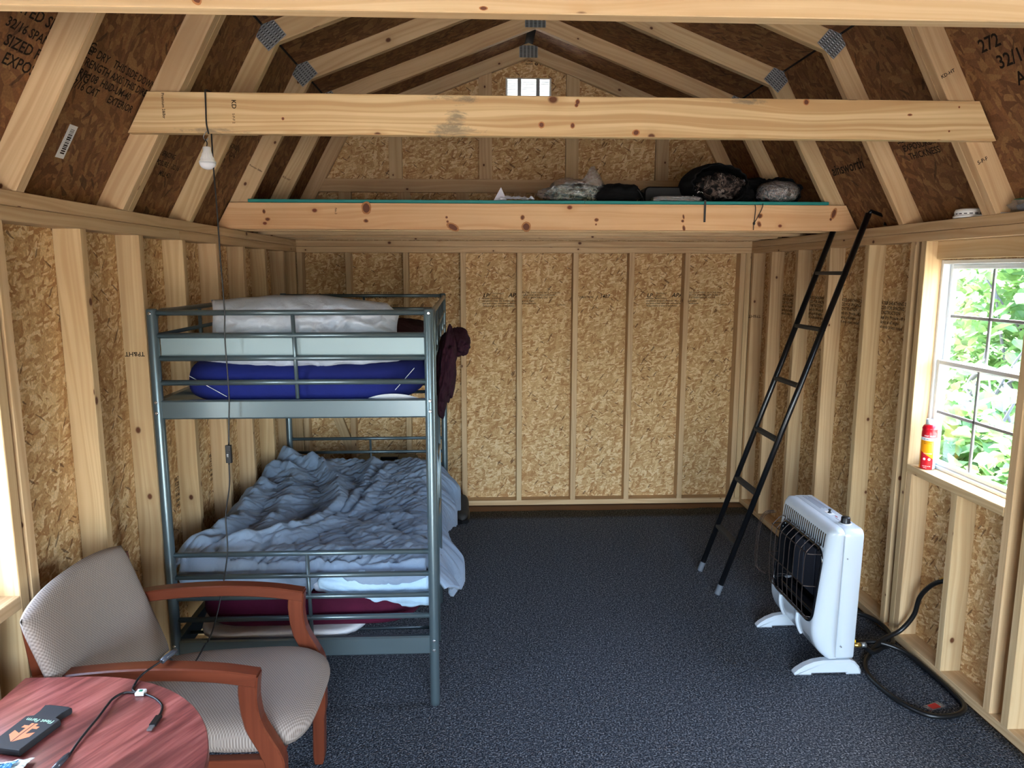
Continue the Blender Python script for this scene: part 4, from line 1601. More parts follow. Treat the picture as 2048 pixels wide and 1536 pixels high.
# wire guard
guard = None
for k in range(8):
    yy = y0 + 0.030 + k * (y1 - y0 - 0.06) / 7
    pts = bez([(front_x(0.235) - 0.002, yy, 0.232), (2.700, yy, 0.245), (2.690, yy, 0.32), (2.690, yy, 0.44), (2.694, yy, 0.525), (2.712, yy, 0.556), (2.738, yy, 0.578), (front_x(0.582) - 0.004, yy + 0.004, 0.570), (front_x(0.556) - 0.006, yy + 0.012, 0.545)], 5)
    o = tube('guard_wire', pts, 0.0020, 'wire', heater, 6)
for z, x in ((0.250, 2.698), (0.39, 2.687), (0.535, 2.697)):
    pts = bez([(front_x(z) - 0.002, y0 + 0.006, z), (x + 0.006, y0 + 0.016, z), (x, y0 + 0.04, z), (x, (y0 + y1) / 2, z), (x, y1 - 0.04, z), (x + 0.006, y1 - 0.016, z), (front_x(z) - 0.002, y1 - 0.006, z)], 5)
    tube('guard_wire', pts, 0.0024, 'wire', heater, 6)
# the loose end of the guard that stands off the far side
for yy in (-1.900, -1.885, -1.872):
    tube('guard_wire', bez([(2.69, yy - 0.02, 0.27), (2.66, yy + 0.01, 0.29), (2.655, yy + 0.012, 0.40), (2.668, yy + 0.012, 0.52), (2.69, yy, 0.57), (2.725, yy - 0.02, 0.585)], 5), 0.0013, 'wire', heater, 6)
# controls on the top
lathe('control_knob', [(0.019, 0.0), (0.021, 0.004), (0.0195, 0.008), (0.0185, 0.026), (0.016, 0.029), (0.008, 0.030)], 'rubber', heater, (2.868, -2.300, HZ1), 24)
lathe('knob_collar', [(0.027, 0.0), (0.027, 0.0015), (0.020, 0.003)], 'enamel', heater, (2.868, -2.300, HZ1), 24)
ig = lathe('igniter_button', [(0.0085, 0.0), (0.0085, 0.004), (0.005, 0.005), (0.005, 0.013), (0.0065, 0.014), (0.0065, 0.018)], 'rubber', heater, (2.864, -2.165, HZ1), 16)
board('igniter_plate', (2.850, 2.878), (-2.19, -2.14), (HZ1, HZ1 + 0.0012), 'white', heater)
MAT['print_grey'] = plain('grey_print', srgb(120, 128, 142), 0.6)
MAT['print_red'] = plain('red_print', srgb(190, 40, 36), 0.6)
for k in range(5):
    board('instruction_print', (2.852 + k * 0.008, 2.855 + k * 0.008), (-2.10 + 0.01 * (k % 2), -1.915 - 0.012 * (k % 3)), (HZ1, HZ1 + 0.0006), 'print_grey', cas)
board('instruction_print', (2.858, 2.861), (-2.275, -2.225), (HZ1, HZ1 + 0.0006), 'print_grey', cas)
board('instruction_print', (2.868, 2.873), (-2.225, -2.205), (HZ1, HZ1 + 0.0006), 'print_red', cas)
# two feet
fp = [(2.650, 0.002), (2.725, 0.0), (2.727, 0.008), (2.880, 0.008), (2.882, 0.0), (2.945, 0.0), (2.946, 0.012), (2.935, 0.038), (2.915, 0.060), (2.895, 0.068), (2.775, 0.068), (2.735, 0.062), (2.695, 0.046), (2.664, 0.026), (2.648, 0.010)]
for yy in (-2.362, -1.935):
    o = prism('foot', fp, 'Y', yy - 0.022, yy + 0.022, 'enamel', heater, ch=0.008)
rebase(heater, (2.81, -2.13, 0))

# gas tap and hose
valve = thing('gas_valve', 'brass gas valve with a yellow lever at the heater', 'valve')
o = lathe('valve_body', [(0.009, 0.0), (0.011, 0.002), (0.011, 0.018), (0.008, 0.020), (0.008, 0.030), (0.0105, 0.032), (0.0105, 0.052), (0.006, 0.056)], 'brass', valve, (0, 0, 0), 12)
o.data.transform(Matrix.Translation((XB + 0.001, -2.325, 0.108)) @ Matrix.Rotation(R(90), 4, 'Y'))
board('lever', (XB + 0.004, XB + 0.030), (-2.332, -2.318), (0.121, 0.135), 'yellow', valve)
rebase(valve, (XB, -2.325, 0.1))
hp = [(2.965, -2.325, 0.108), (3.00, -2.315, 0.085), (3.06, -2.26, 0.035), (3.14, -2.20, 0.020), (3.22, -2.15, 0.024), (3.238, -2.02, 0.040), (3.18, -1.92, 0.050), (3.08, -1.90, 0.040), (3.03, -2.00, 0.022), (3.05, -2.12, 0.014), (3.13, -2.185, 0.040), (3.22, -2.25, 0.024), (3.245, -2.40, 0.012), (3.245, -2.55, 0.011), (3.225, -2.65, 0.011), (3.15, -2.70, 0.011), (3.05, -2.695, 0.011), (2.985, -2.60, 0.011), (2.962, -2.45, 0.011), (2.99, -2.33, 0.012), (3.06, -2.24, 0.014), (3.15, -2.18, 0.050), (3.24, -2.165, 0.085), (3.285, -2.185, 0.17), (3.29, -2.21, 0.27), (3.305, -2.255, 0.345), (3.325, -2.300, 0.387), (3.345, -2.33, 0.392)]
hose = tube('gas_hose', bez(hp, 8), 0.0105, 'rubber', None, 12)
tag(hose, 'black rubber gas hose coiled on the carpet beside the heater', 'hose')
lathe_f = lathe('hose_fitting', [(0.012, 0.0), (0.012, 0.022), (0.009, 0.024)], 'galv', hose, (0, 0, 0), 12)
lathe_f.data.transform(Matrix.Translation((2.965, -2.325, 0.108)) @ Matrix.Rotation(R(90), 4, 'Y'))
lf2 = lathe('hose_fitting', [(0.012, 0.0), (0.012, 0.018), (0.009, 0.020)], 'brass', hose, (0, 0, 0), 12)
lf2.data.transform(Matrix.Translation((3.322, -2.295, 0.384)) @ Matrix.Rotation(R(60), 4, 'Y'))
tgp = [(3.085, -2.655), (3.165, -2.628), (3.150, -2.590), (3.068, -2.622)]


# ================================================================== loft ladder
MAT['black_steel'] = plain('black_painted_steel', srgb(16, 17, 20), 0.28, 0.3, coat=0.3)
MAT['tread_grip'] = plain('dark_tread', srgb(52, 50, 46), 0.7)
MAT['foot_rubber'] = plain('grey_rubber', srgb(92, 98, 106), 0.7)
ladder = thing('loft_ladder', 'black steel ladder leaning against the right wall below the loft', 'ladder')
LB, LT = Vector((2.570, 0, 0.0)), Vector((3.258, 0, 2.03))
lv = LT - LB
for yy in (-1.265, -1.578):
    b = LB + Vector((0, yy, 0))
    t_ = LT + Vector((0, yy, 0))
    d = lv.normalized()
    rl = tube('side_rail', [b + d * 0.03, t_], 0.0152, 'black_steel', ladder, 12)
    tube('rubber_foot', [b + d * 0.006, b + d * 0.012, b + d * 0.06, b + d * 0.062], 0.0165, MAT['foot_rubber'], rl, 12)
    tube('top_hook', [t_ - d * 0.005, t_ + Vector((0.012, -0.0, 0.012)), t_ + Vector((0.085, 0, -0.012)), t_ + Vector((0.095, 0, -0.025)), t_ + Vector((0.092, 0, -0.058))], 0.010, 'black_steel', rl, 10)
for z in (0.285, 0.570, 0.860, 1.150, 1.446, 1.736):
    k = z / 2.03
    c = LB + lv * k
    board('rung', (c.x - 0.016, c.x + 0.022), (-1.568, -1.276), (z - 0.013, z + 0.006), 'tread_grip', ladder, ch=0.003)
    for yy in (-1.565, -1.279):
        pass
rebase(ladder, (2.9, -1.42, 0))

# ================================================================== spray can on the window ledge
CC = (3.306, -2.150, 0.8615)


def can_mat():
    t = NT('printed_can')
    uv = t.node('TexCoord').outputs['Object']
    s = t.node('SeparateXYZ', {0: uv})
    ang = t.math('ARCTAN2', s.outputs[1], s.outputs[0])
    z = s.outputs[2]
    red = srgb(196, 16, 34)
    orange = srgb(246, 160, 20)
    whitec = srgb(222, 228, 232)
    # orange flash with a slanted lower edge, on the front half only
    slant = t.math('MULTIPLY_ADD', ang, 0.02, t.math('MULTIPLY', z, 1.0))
    m_or = t.math('MULTIPLY', t.math('GREATER_THAN', slant, 0.020), t.math('LESS_THAN', z, 0.132))
    col = t.mix(m_or, red, orange)
    m_wh = t.math('MULTIPLY', t.math('GREATER_THAN', z, 0.132), t.math('LESS_THAN', z, 0.146))
    # rear label panel
    rear = t.math('MULTIPLY', t.math('GREATER_THAN', ang, -1.45), t.math('LESS_THAN', ang, 1.2))
    rear = t.math('MULTIPLY', rear, t.math('LESS_THAN', z, 0.132))
    lines = t.math('MULTIPLY_ADD', t.math('SINE', t.math('MULTIPLY', z, 520.0)), 0.25, 0.25)
    panel = t.mix(lines, srgb(196, 214, 222), srgb(120, 140, 158))
    col = t.mix(rear, col, panel)
    col = t.mix(m_wh, col, whitec)
    t.base(col, 0.28, 0, 0.5)
    t.b.inputs['Coat Weight'].default_value = 0.3
    return t.m


MAT['can'] = can_mat()
MAT['can_cap'] = plain('pale_can_cap', srgb(206, 214, 220), 0.4)
can = lathe('spray_can', [(0.030, 0.0), (0.0325, 0.003), (0.0325, 0.165), (0.031, 0.178), (0.0325, 0.182), (0.0325, 0.184), (0.028, 0.196), (0.020, 0.203)], 'can', None, (0, 0, 0), 40)
can.location = CC
tag(can, 'red and orange aerosol can standing on the window ledge', 'spray can')
lathe('cap', [(0.019, 0.2025), (0.0195, 0.222), (0.018, 0.226), (0.012, 0.227), (0.012, 0.221), (0.008, 0.221)], 'can_cap', can, (0, 0, 0), 24)
MAT['white_print'] = plain('white_print', srgb(240, 240, 240), 0.5)


def on_can(o, r=0.0328, a0=0.0):
    """wrap a flat print (x, y) onto the can, x becoming the angle"""
    for v in o.data.vertices:
        a = a0 + v.co.x / r
        zz = v.co.y
        v.co = Vector((r * math.cos(a), r * math.sin(a), zz))


for s_, size, xx, zz, mt in (('FIRST ALERT', 0.0085, -0.018, 0.1505, 'white_print'), ('EZ FIRE SPRAY', 0.0075, -0.020, 0.1355, 'ink'), ('EXTINGUISHING', 0.0050, -0.018, 0.124, 'ink'), ('AEROSOL SPRAY', 0.0050, -0.018, 0.117, 'ink'), ('PUTS OUT FIRES', 0.0048, -0.016, 0.072, 'white_print'),
                             ('NET WT 14 OZ', 0.0048, -0.016, 0.014, 'white_print'), ('(397 g)', 0.0048, -0.012, 0.007, 'white_print')):
    o = text(s_, Matrix.Translation((xx, zz, 0)), size, mt, can, 'can_print')
    on_can(o, a0=-2.25)
for k in (-1, 1):
    ringv = [(0.010 * k + 0.0055 * math.cos(2 * math.pi * i / 20), 0.048 + 0.0055 * math.sin(2 * math.pi * i / 20), 0) for i in range(20)]
    o = mesh_obj('can_print', ringv, [tuple(range(20))], 'white_print', can)
    on_can(o, a0=-2.25)

# ================================================================== things on the right top plate
sd = thing('smoke_detector', 'round white smoke detector lying on the right wall plate', 'smoke detector', (0, 0, 0))
lathe('base', [(0.060, 0.0), (0.060, 0.008), (0.056, 0.010)], 'white', sd, (3.305, -2.28, ZT + 0.001), 36)
lathe('housing', [(0.054, 0.0102), (0.056, 0.014), (0.056, 0.024), (0.052, 0.034), (0.040, 0.037), (0.010, 0.038)], 'white', sd, (3.305, -2.28, ZT + 0.001), 36)
for k in range(18):
    a = 2 * math.pi * k / 18
    c = Vector((3.305 + 0.0562 * math.cos(a), -2.28 + 0.0562 * math.sin(a), ZT + 0.0165))
    t_ = Vector((-math.sin(a), math.cos(a), 0)) * 0.006
    mesh_obj('vent_slit', [c - t_ - Vector((0, 0, 0.002)), c + t_ - Vector((0, 0, 0.002)), c + t_ + Vector((0, 0, 0.002)), c - t_ + Vector((0, 0, 0.002))], [(0, 1, 2, 3)], 'black', sd)
rebase(sd, (3.305, -2.28, ZT))
MAT['leaflet'] = plain('white_leaflet', srgb(224, 226, 228), 0.6)
lf = board('leaflet', (3.275, 3.345), (-2.50, -2.345), (ZT + 0.0006, ZT + 0.006), 'leaflet')
tag(lf, 'thin white booklet lying beside the smoke detector', 'booklet')


def clear_mat(name, tint, a=0.28, rough=0.08):
    t = NT(name)
    tr = t.node('BsdfTransparent', {0: (0.93, 0.94, 0.95, 1)})
    gl = t.node('BsdfGlossy', {0: tint, 'Roughness': rough})
    df = t.node('BsdfDiffuse', {0: tint})
    c = t.node('TexCoord').outputs['Object']
    n = t.node('TexNoise', {'Vector': c, 'Scale': 28.0, 'Detail': 4.0, 'Distortion': 1.5})
    bp_ = t.node('Bump', {'Strength': 0.9, 'Distance': 0.02, 'Height': n.outputs[0]})
    t.link(bp_.outputs[0], gl.inputs['Normal'])
    m1 = t.node('MixShader', {0: 0.3, 1: gl.outputs[0], 2: df.outputs[0]})
    mx_ = t.node('MixShader', {0: a, 1: tr.outputs[0], 2: m1.outputs[0]})
    t.link(mx_.outputs[0], t.out.inputs[0])
    return t.m


MAT['clear'] = clear_mat('clear_plastic_film', (0.85, 0.86, 0.86, 1))
MAT['green_print'] = plain('green_package_print', srgb(30, 110, 60), 0.5)
pk = blob('plastic_packet', (3.315, -2.60, ZT + 0.026), (0.045, 0.085, 0.026), 'clear', None, seed=3, amp=0.2, floor=ZT + 0.002, ridge=0.2, sub=4)
tag(pk, 'clear plastic packet with green print on the right wall plate', 'packet')
blob('packet_filling', (3.315, -2.60, ZT + 0.020), (0.034, 0.06, 0.016), 'print_grey', pk, seed=5, amp=0.2, floor=ZT + 0.004, sub=3)
board('packet_print', (3.268, 3.30), (-2.63, -2.57), (ZT + 0.046, ZT + 0.048), 'green_print', pk)

# small clear packet with a red print on the carpet
fpk = prism('plastic_wrapper', tgp, 'Z', 0.0005, 0.003, 'clear', None)
tag(fpk, 'small clear wrapper with red print lying inside the hose loop', 'wrapper')
prism('wrapper_print', [(3.100, -2.645), (3.140, -2.632), (3.132, -2.606), (3.092, -2.620)], 'Z', 0.0031, 0.0036, 'print_red', fpk)

# ================================================================== hanging bulb
MAT['frost'] = plain('frosted_bulb', srgb(236, 238, 242), 0.25)
BL = (0.338, -2.562)
bulb = thing('light_bulb', 'white LED bulb hanging from a hook under the tie beam', 'light bulb')
tube('hook', bez([(BL[0], BL[1] + 0.012, 2.222), (BL[0] - 0.004, BL[1], 2.212), (BL[0] - 0.009, BL[1], 2.200), (BL[0] - 0.002, BL[1], 2.190), (BL[0] + 0.007, BL[1], 2.197)], 5), 0.0016, 'galv', bulb, 6)
tube('hanger', bez([(BL[0] - 0.004, BL[1], 2.193), (BL[0] + 0.002, BL[1], 2.182), (BL[0], BL[1], 2.168)], 4), 0.002, 'black', bulb, 6)
lathe('bulb_neck', [(0.010, 0.076), (0.0135, 0.074), (0.0135, 0.062), (0.0145, 0.061), (0.0145, 0.058), (0.0155, 0.057), (0.0175, 0.045), (0.0225, 0.034), (0.0275, 0.026), (0.0285, 0.022)][::-1], 'white', bulb, (BL[0], BL[1], 2.092), 32)
for k in range(16):
    a = 2 * math.pi * k / 16
    dr = Vector((math.cos(a), math.sin(a), 0))
    c = Vector((BL[0], BL[1], 2.092))
    tube('cooling_fin', [c + dr * 0.0162 + Vector((0, 0, 0.054)), c + dr * 0.0182 + Vector((0, 0, 0.044)), c + dr * 0.0232 + Vector((0, 0, 0.034))], 0.0009, 'white', bulb, 5)
lathe('globe', [(0.001, -0.0018), (0.008, -0.001), (0.016, 0.002), (0.0225, 0.007), (0.0268, 0.014), (0.0280, 0.0215)], 'frost', bulb, (BL[0], BL[1], 2.092), 32)
rebase(bulb, (BL[0], BL[1], 2.092))

# cord of the bulb: over the beam, down past the bunk, along the chair to the table
cord_pts = [(BL[0] + 0.003, -2.5435, 2.215), (BL[0] - 0.002, -2.5445, 2.25), (BL[0] - 0.001, -2.5445, 2.30), (BL[0] + 0.000, -2.5445, 2.345), (BL[0] + 0.001, -2.5435, 2.361), (BL[0] + 0.004, -2.522, 2.364), (BL[0] + 0.008, -2.503, 2.361)]
c_drop = [(0.352, -2.548, 2.214), (0.357, -2.562, 2.10), (0.362, -2.566, 1.95), (0.365, -2.57, 1.78), (0.372, -2.58, 1.60), (0.369, -2.585, 1.50), (0.372, -2.585, 1.30), (0.368, -2.59, 1.20), (0.365, -2.60, 1.105)]
c_low = [(0.362, -2.60, 1.040), (0.360, -2.605, 0.95), (0.342, -2.61, 0.84), (0.345, -2.625, 0.70), (0.325, -2.66, 0.55), (0.325, -2.75, 0.47), (0.36, -2.90, 0.494)]
cord = tube('lamp_cord', bez(cord_pts, 6), 0.0027, 'black', None, 7)
tag(cord, 'thin black lamp cord running from the bulb down past the bunk bed', 'cord')
tube('cord_drop', bez(c_drop, 6), 0.0027, 'black', cord, 7)
tube('cord_lower', bez(c_low, 6), 0.0027, 'black', cord, 7)
sw = board('inline_switch', (0.353, 0.375), (-2.607, -2.594), (1.040, 1.106), 'rubber', cord, ch=0.004)
board('rocker', (0.359, 0.369), (-2.609, -2.6065), (1.058, 1.085), 'black', sw)
text('I O', frame((0.3645, -2.6092, 1.064), (0, 0, 1), (-1, 0, 0)), 0.008, 'white_print', sw, 'switch_print')

# ================================================================== cable on the table
MAT['clear_dark'] = plain('smoky_plug_shell', srgb(70, 74, 82), 0.2)
usb = thing('charging_cable', 'black USB cable with two plugs lying across the table', 'cable')


def tz(x, y, dz=0.0035):
    return (x, y, TZ + dz)


tube('cable', bez([(0.36, -2.915, 0.497), (0.372, -3.05, 0.50), (0.395, -3.20, 0.55), (0.425, -3.31, 0.655), (0.428, -3.35, 0.688), (0.415, -3.392, 0.693), (0.400, -3.425, 0.690), (0.396, -3.450, 0.688), tz(0.398, -3.480)], 7), 0.0030, 'black', usb, 8)
plug = tube('inline_plug', [(0.424, -3.372, 0.692), (0.428, -3.355, 0.694), (0.434, -3.335, 0.694), (0.438, -3.318, 0.692)], 0.0075, 'clear_dark', usb, 10)
jn = board('cable_junction', (0.420, 0.441), (-3.522, -3.501), (TZ + 0.001, TZ + 0.010), 'white', usb, ch=0.003)
MAT['chip_green'] = plain('green_led', srgb(40, 140, 110), 0.4)
board('junction_light', (0.427, 0.435), (-3.515, -3.507), (TZ + 0.010, TZ + 0.0106), 'chip_green', jn)
tube('cable', bez([tz(0.398, -3.480), tz(0.404, -3.497), tz(0.420, -3.509)], 5), 0.0030, 'black', usb, 8)
tube('cable', bez([tz(0.440, -3.514), tz(0.475, -3.535), tz(0.505, -3.565), tz(0.516, -3.595), tz(0.517, -3.615)], 6), 0.0030, 'black', usb, 8)
tube('cable', bez([tz(0.422, -3.510), tz(0.388, -3.508), tz(0.375, -3.535, 0.006), tz(0.377, -3.57, 0.009), tz(0.380, -3.62, 0.009), tz(0.379, -3.69, 0.006), tz(0.383, -3.750)], 6), 0.0030, 'black', usb, 8)
pls = board('plug_body', (0.511, 0.527), (-3.648, -3.613), (TZ + 0.0008, TZ + 0.0085), 'black', usb, ch=0.002)
board('plug_tip', (0.513, 0.525), (-3.666, -3.648), (TZ + 0.002, TZ + 0.0065), 'galv', pls)
tube('plug_body', [(0.382, -3.745, TZ + 0.006), (0.382, -3.760, TZ + 0.0075), (0.380, -3.785, TZ + 0.0075), (0.378, -3.805, TZ + 0.007)], 0.0055, 'clear_dark', usb, 10, radii=[0.004, 0.0065, 0.007, 0.006])
rebase(usb, (0.39, -3.5, TZ))

# ================================================================== drink sleeve and wrapper
MAT['neoprene'] = plain('black_neoprene', srgb(30, 31, 34), 0.75, bump=(400.0, 0.1, 0.001))
MAT['orange'] = plain('orange_print', srgb(232, 130, 78), 0.6)
MAT['mint'] = plain('pale_green_print', srgb(178, 222, 190), 0.6)
KO_ = Vector((0.252, -3.652, TZ))           # origin: centre of the sleeve
ka = R(-35.0)                               # direction of its length, towards the neck
kx = Vector((math.cos(R(78)), math.sin(R(78)), 0))
ky = Vector((-kx.y, kx.x, 0))


def kp(a, b, z):
    return KO_ + kx * a + ky * b + Vector((0, 0, z))


sl_out = [(-0.085, -0.042), (0.028, -0.046), (0.034, -0.030), (0.052, -0.030), (0.075, -0.036), (0.078, -0.024), (0.078, 0.024), (0.075, 0.036), (0.052, 0.030), (0.034, 0.030), (0.028, 0.046), (-0.085, 0.042)]
rings = []
for z, sc_ in ((0.0006, 0.97), (0.004, 1.0), (0.012, 1.0), (0.0155, 0.985), (0.0165, 0.95)):
    rings.append([kp(a * sc_, b * sc_, z) for a, b in sl_out])
sleeve = loft_mesh('drink_sleeve', rings, 'neoprene', None)
tag(sleeve, 'flat black foam drink sleeve with orange arrow print on the table', 'drink sleeve')
zz = 0.0168


def kpoly(pts, name='sleeve_print', mt='orange'):
    return mesh_obj(name, [kp(a, b, zz) for a, b in pts], [tuple(range(len(pts)))], mt, sleeve)


# arrow emblem made of two mirrored halves: cross bars above a chevron pointing to the base
for s_ in (1, -1):
    kpoly([(0.005, 0.0012 * s_), (0.005, 0.0085 * s_), (-0.004, 0.0085 * s_), (-0.004, 0.020 * s_), (-0.013, 0.020 * s_), (-0.013, 0.0085 * s_), (-0.032, 0.0085 * s_), (-0.024, 0.026 * s_), (-0.040, 0.026 * s_), (-0.062, 0.0012 * s_)][::s_])
text('Fleet Farm', frame(kp(0.0215, -0.037, zz), ky, -kx), 0.0165, 'mint', sleeve, 'sleeve_print')
wr = thing('candy_wrapper', 'crumpled blue and white wrapper at the table edge in the bottom left corner', 'wrapper')
MAT['wrapper_blue'] = plain('blue_foil', srgb(90, 160, 214), 0.25, 0.4)
MAT['wrapper_white'] = plain('white_foil', srgb(220, 228, 222), 0.3, 0.2)
WC = (0.285, -3.800)
grid('foil', 24, 14, lambda u, v: (WC[0] - 0.07 + 0.10 * u, WC[1] - 0.035 + 0.06 * v + 0.02 * u, TZ + 0.006 + 0.006 * math.sin(math.pi * v) + 0.004 * noise.noise(Vector((u * 8, v * 8, 2)))), 'wrapper_white', wr, False, 0.001)
grid('print_band', 16, 10, lambda u, v: (WC[0] - 0.030 + 0.038 * u, WC[1] - 0.02 + 0.035 * v + 0.012 * u, TZ + 0.0125 + 0.006 * math.sin(math.pi * v) + 0.003 * noise.noise(Vector((u * 8, v * 8, 5)))), 'wrapper_blue', wr, False, 0.001)
rebase(wr, (WC[0], WC[1], TZ))

# ================================================================== things on the loft
LZ = 2.1115


def camo_mat(name, cols, scale=22.0):
    t = NT(name)
    c = t.node('TexCoord').outputs['Object']
    n = t.node('TexNoise', {'Vector': c, 'Scale': scale, 'Detail': 3.0, 'Distortion': 1.0}).outputs[0]
    k = len(cols)
    t.base(t.ramp(n, [(0.32 + 0.36 * i / k, cols[i]) for i in range(k)], 'CONSTANT'), 0.8, 0, 0.2)
    w = t.node('TexNoise', {'Vector': c, 'Scale': 40.0, 'Detail': 3.0, 'Distortion': 1.5}).outputs[0]
    t.bump(w, 0.6, 0.01)
    return t.m


MAT['camo_green'] = camo_mat('green_camo_cloth', [srgb(30, 34, 24), srgb(74, 76, 54), srgb(112, 112, 88), srgb(48, 52, 38), srgb(140, 142, 120)])
MAT['camo_brown'] = camo_mat('brown_camo_cloth', [srgb(14, 12, 12), srgb(44, 36, 33), srgb(92, 78, 70), srgb(26, 21, 21), srgb(120, 108, 100)], 18.0)
MAT['black_cloth'] = fabric('black_nylon', srgb(13, 13, 15), srgb(9, 9, 10), wr=0.5)
MAT['charcoal_cloth'] = fabric('charcoal_fleece', srgb(15, 18, 25), srgb(10, 12, 17), scale=300.0, bump=0.6)
MAT['paper'] = plain('white_paper', srgb(214, 212, 222), 0.7)
MAT['case'] = plain('black_moulded_case', srgb(6, 6, 7), 0.55)

# folded paper
pp = thing('paper_bag', 'folded white paper sheet standing at the loft edge', 'paper')
mesh_obj('flap', [(1.366, -1.17, LZ), (1.440, -1.16, LZ), (1.407, -1.15, LZ + 0.073), (1.366, -1.13, LZ), (1.440, -1.12, LZ), (1.409, -1.138, LZ + 0.073)], [(0, 1, 2), (5, 4, 3), (0, 2, 5, 3), (1, 4, 5, 2)], 'paper', pp)
grid('sheet', 20, 12, lambda u, v: (1.39 + u * 0.195, -1.19 + 0.10 * v, LZ + 0.006 + 0.030 * abs(noise.noise(Vector((u * 6, v * 4, 1)))) + 0.008 * math.sin(math.pi * u)), 'paper', pp, False, 0.001)
rebase(pp, (1.46, -1.15, LZ))
pp.location.y -= 0.11

# clear bag of camouflage clothing
cb = thing('plastic_bag', 'clear plastic bag of camouflage clothing on the loft', 'bag')
blob('folded_clothes', (1.815, -1.06, LZ + 0.050), (0.145, 0.10, 0.048), 'camo_green', cb, seed=2, amp=0.22, freq=2.4, ridge=0.25, floor=LZ + 0.003)
film = blob('film', (1.80, -1.06, LZ + 0.062), (0.172, 0.125, 0.062), 'clear', cb, seed=6, amp=0.16, freq=2.8, ridge=0.16, floor=LZ + 0.001, sub=5)
for v in film.data.vertices:
    d = math.hypot(v.co.x - 1.922, (v.co.y + 1.06) * 0.6)
    if v.co.z > LZ + 0.06 and d < 0.06:
        v.co.z += 0.10 * (1 - d / 0.06) ** 0.9
    if v.co.x < 1.69:
        v.co.z = LZ + 0.001 + (v.co.z - LZ) * 0.75
rebase(cb, (1.80, -1.06, LZ))
cb.location.y -= 0.10

bg = thing('stuff_sack', 'limp black stuff sack between the clear bag and the case on the loft', 'bag')
blob('sack', (2.045, -1.07, LZ + 0.048), (0.125, 0.09, 0.052), 'black_cloth', bg, seed=9, amp=0.2, freq=2.2, ridge=0.22, floor=LZ + 0.001)
tube('drawstring', bez([(2.12, -1.13, LZ + 0.07), (2.15, -1.15, LZ + 0.06), (2.17, -1.16, LZ + 0.025), (2.175, -1.17, LZ + 0.004)], 5), 0.003, 'black', bg, 6)
rebase(bg, (2.045, -1.07, LZ))
bg.location.y -= 0.11

cs = thing('hard_case', 'black hard case standing behind the backpack on the loft', 'case')
pts = []
for cx_, cz_, a0 in ((2.62, LZ + 0.085, 0), (2.275, LZ + 0.085, 90), (2.275, LZ + 0.03, 180), (2.62, LZ + 0.03, 270)):
    for k in range(6):
        a = R(a0 + 18 * k)
        pts.append((cx_ + 0.03 * math.cos(a), cz_ + 0.03 * math.sin(a) + (0.0 if cz_ < LZ + 0.05 else 0.0)))
prism('case_shell', pts, 'Y', -0.98, -0.88, 'case', cs, ch=0.008)
prism('case_lid', [(x, z) for x, z in pts], 'Y', -0.878, -0.80, 'case', cs, ch=0.008)
rebase(cs, (2.45, -0.9, LZ))
ph = blob('plastic_pouch', (2.36, -1.255, LZ + 0.014), (0.125, 0.05, 0.016), 'clear', None, seed=4, amp=0.12, ridge=0.2, floor=LZ + 0.0005, power=4.0)
tag(ph, 'flat clear plastic pouch in front of the hard case on the loft', 'pouch')
blob('pouch_filling', (2.37, -1.255, LZ + 0.010), (0.10, 0.04, 0.008), 'black_cloth', ph, seed=2, amp=0.1, floor=LZ + 0.002, sub=3)

# backpack lying with its mouth to the room
bk = thing('backpack', 'black drawstring backpack with its open mouth showing camouflage clothes', 'backpack')
BKC = Vector((2.615, -1.03, LZ + 0.105))


def pack_fn(u, v):
    a = 2 * math.pi * u
    # v 0 = mouth rim, 1 = bottom of the pack, further back
    y = -1.205 + v * 0.36
    k = (0.80 + 0.30 * math.sin(math.pi * min(1, v * 0.95 + 0.12)) ** 0.6) if v < 0.9 else 0.9 * math.sqrt(max(0.0, 1 - ((v - 0.9) / 0.1) ** 2)) + 0.02
    rx = 0.155 * k * (1 + 0.05 * noise.noise(Vector((math.cos(a) * 2, math.sin(a) * 2, v * 3))))
    rz = 0.105 * k * (1 + 0.05 * noise.noise(Vector((math.cos(a) * 2 + 5, math.sin(a) * 2, v * 3))))
    pleat = 1 + 0.035 * math.sin(a * 17) * max(0, 1 - v * 2.2) + 0.03 * (0.5 - abs(noise.noise(Vector((math.cos(a) * 5, math.sin(a) * 5, v * 7)))))
    x = BKC.x + rx * math.cos(a) * pleat
    z = BKC.z + rz * math.sin(a) * pleat + 0.012 * v
    return (x, y, max(z, LZ + 0.002))


grid('pack_body', 72, 26, pack_fn, 'black_cloth', bk, closed_u=True, thick=0.006)
grid('pack_flap', 40, 14, lambda u, v: (2.615 + 0.135 * math.cos(math.pi * (1.12 + 0.76 * u)) * (1 - 0.12 * v), -1.212 - 0.040 * math.sin(v * 2.6), max(LZ + 0.085 + 0.085 * math.sin(math.pi * (1.12 + 0.76 * u)) * (1.0 + 0.12 * v) + 0.008 * noise.noise(Vector((u * 8, v * 4, 2))), LZ + 0.004)), 'black_cloth', bk, True, 0.005)
blob('clothes', (2.63, -1.15, LZ + 0.098), (0.105, 0.06, 0.062), 'camo_brown', bk, seed=14, amp=0.3, freq=3.0, ridge=0.35)
blob('lining', (2.615, -1.10, LZ + 0.100), (0.125, 0.06, 0.082), 'black_cloth', bk, seed=15, amp=0.15, freq=3.0, ridge=0.2)
blob('strap_pad', (2.775, -1.12, LZ + 0.050), (0.048, 0.07, 0.048), 'black_cloth', bk, seed=21, amp=0.3, freq=2.4, ridge=0.3, floor=LZ + 0.002)
blob('strap_pad', (2.755, -1.06, LZ + 0.120), (0.055, 0.06, 0.030), 'camo_brown', bk, seed=22, amp=0.3, freq=2.6, ridge=0.3)
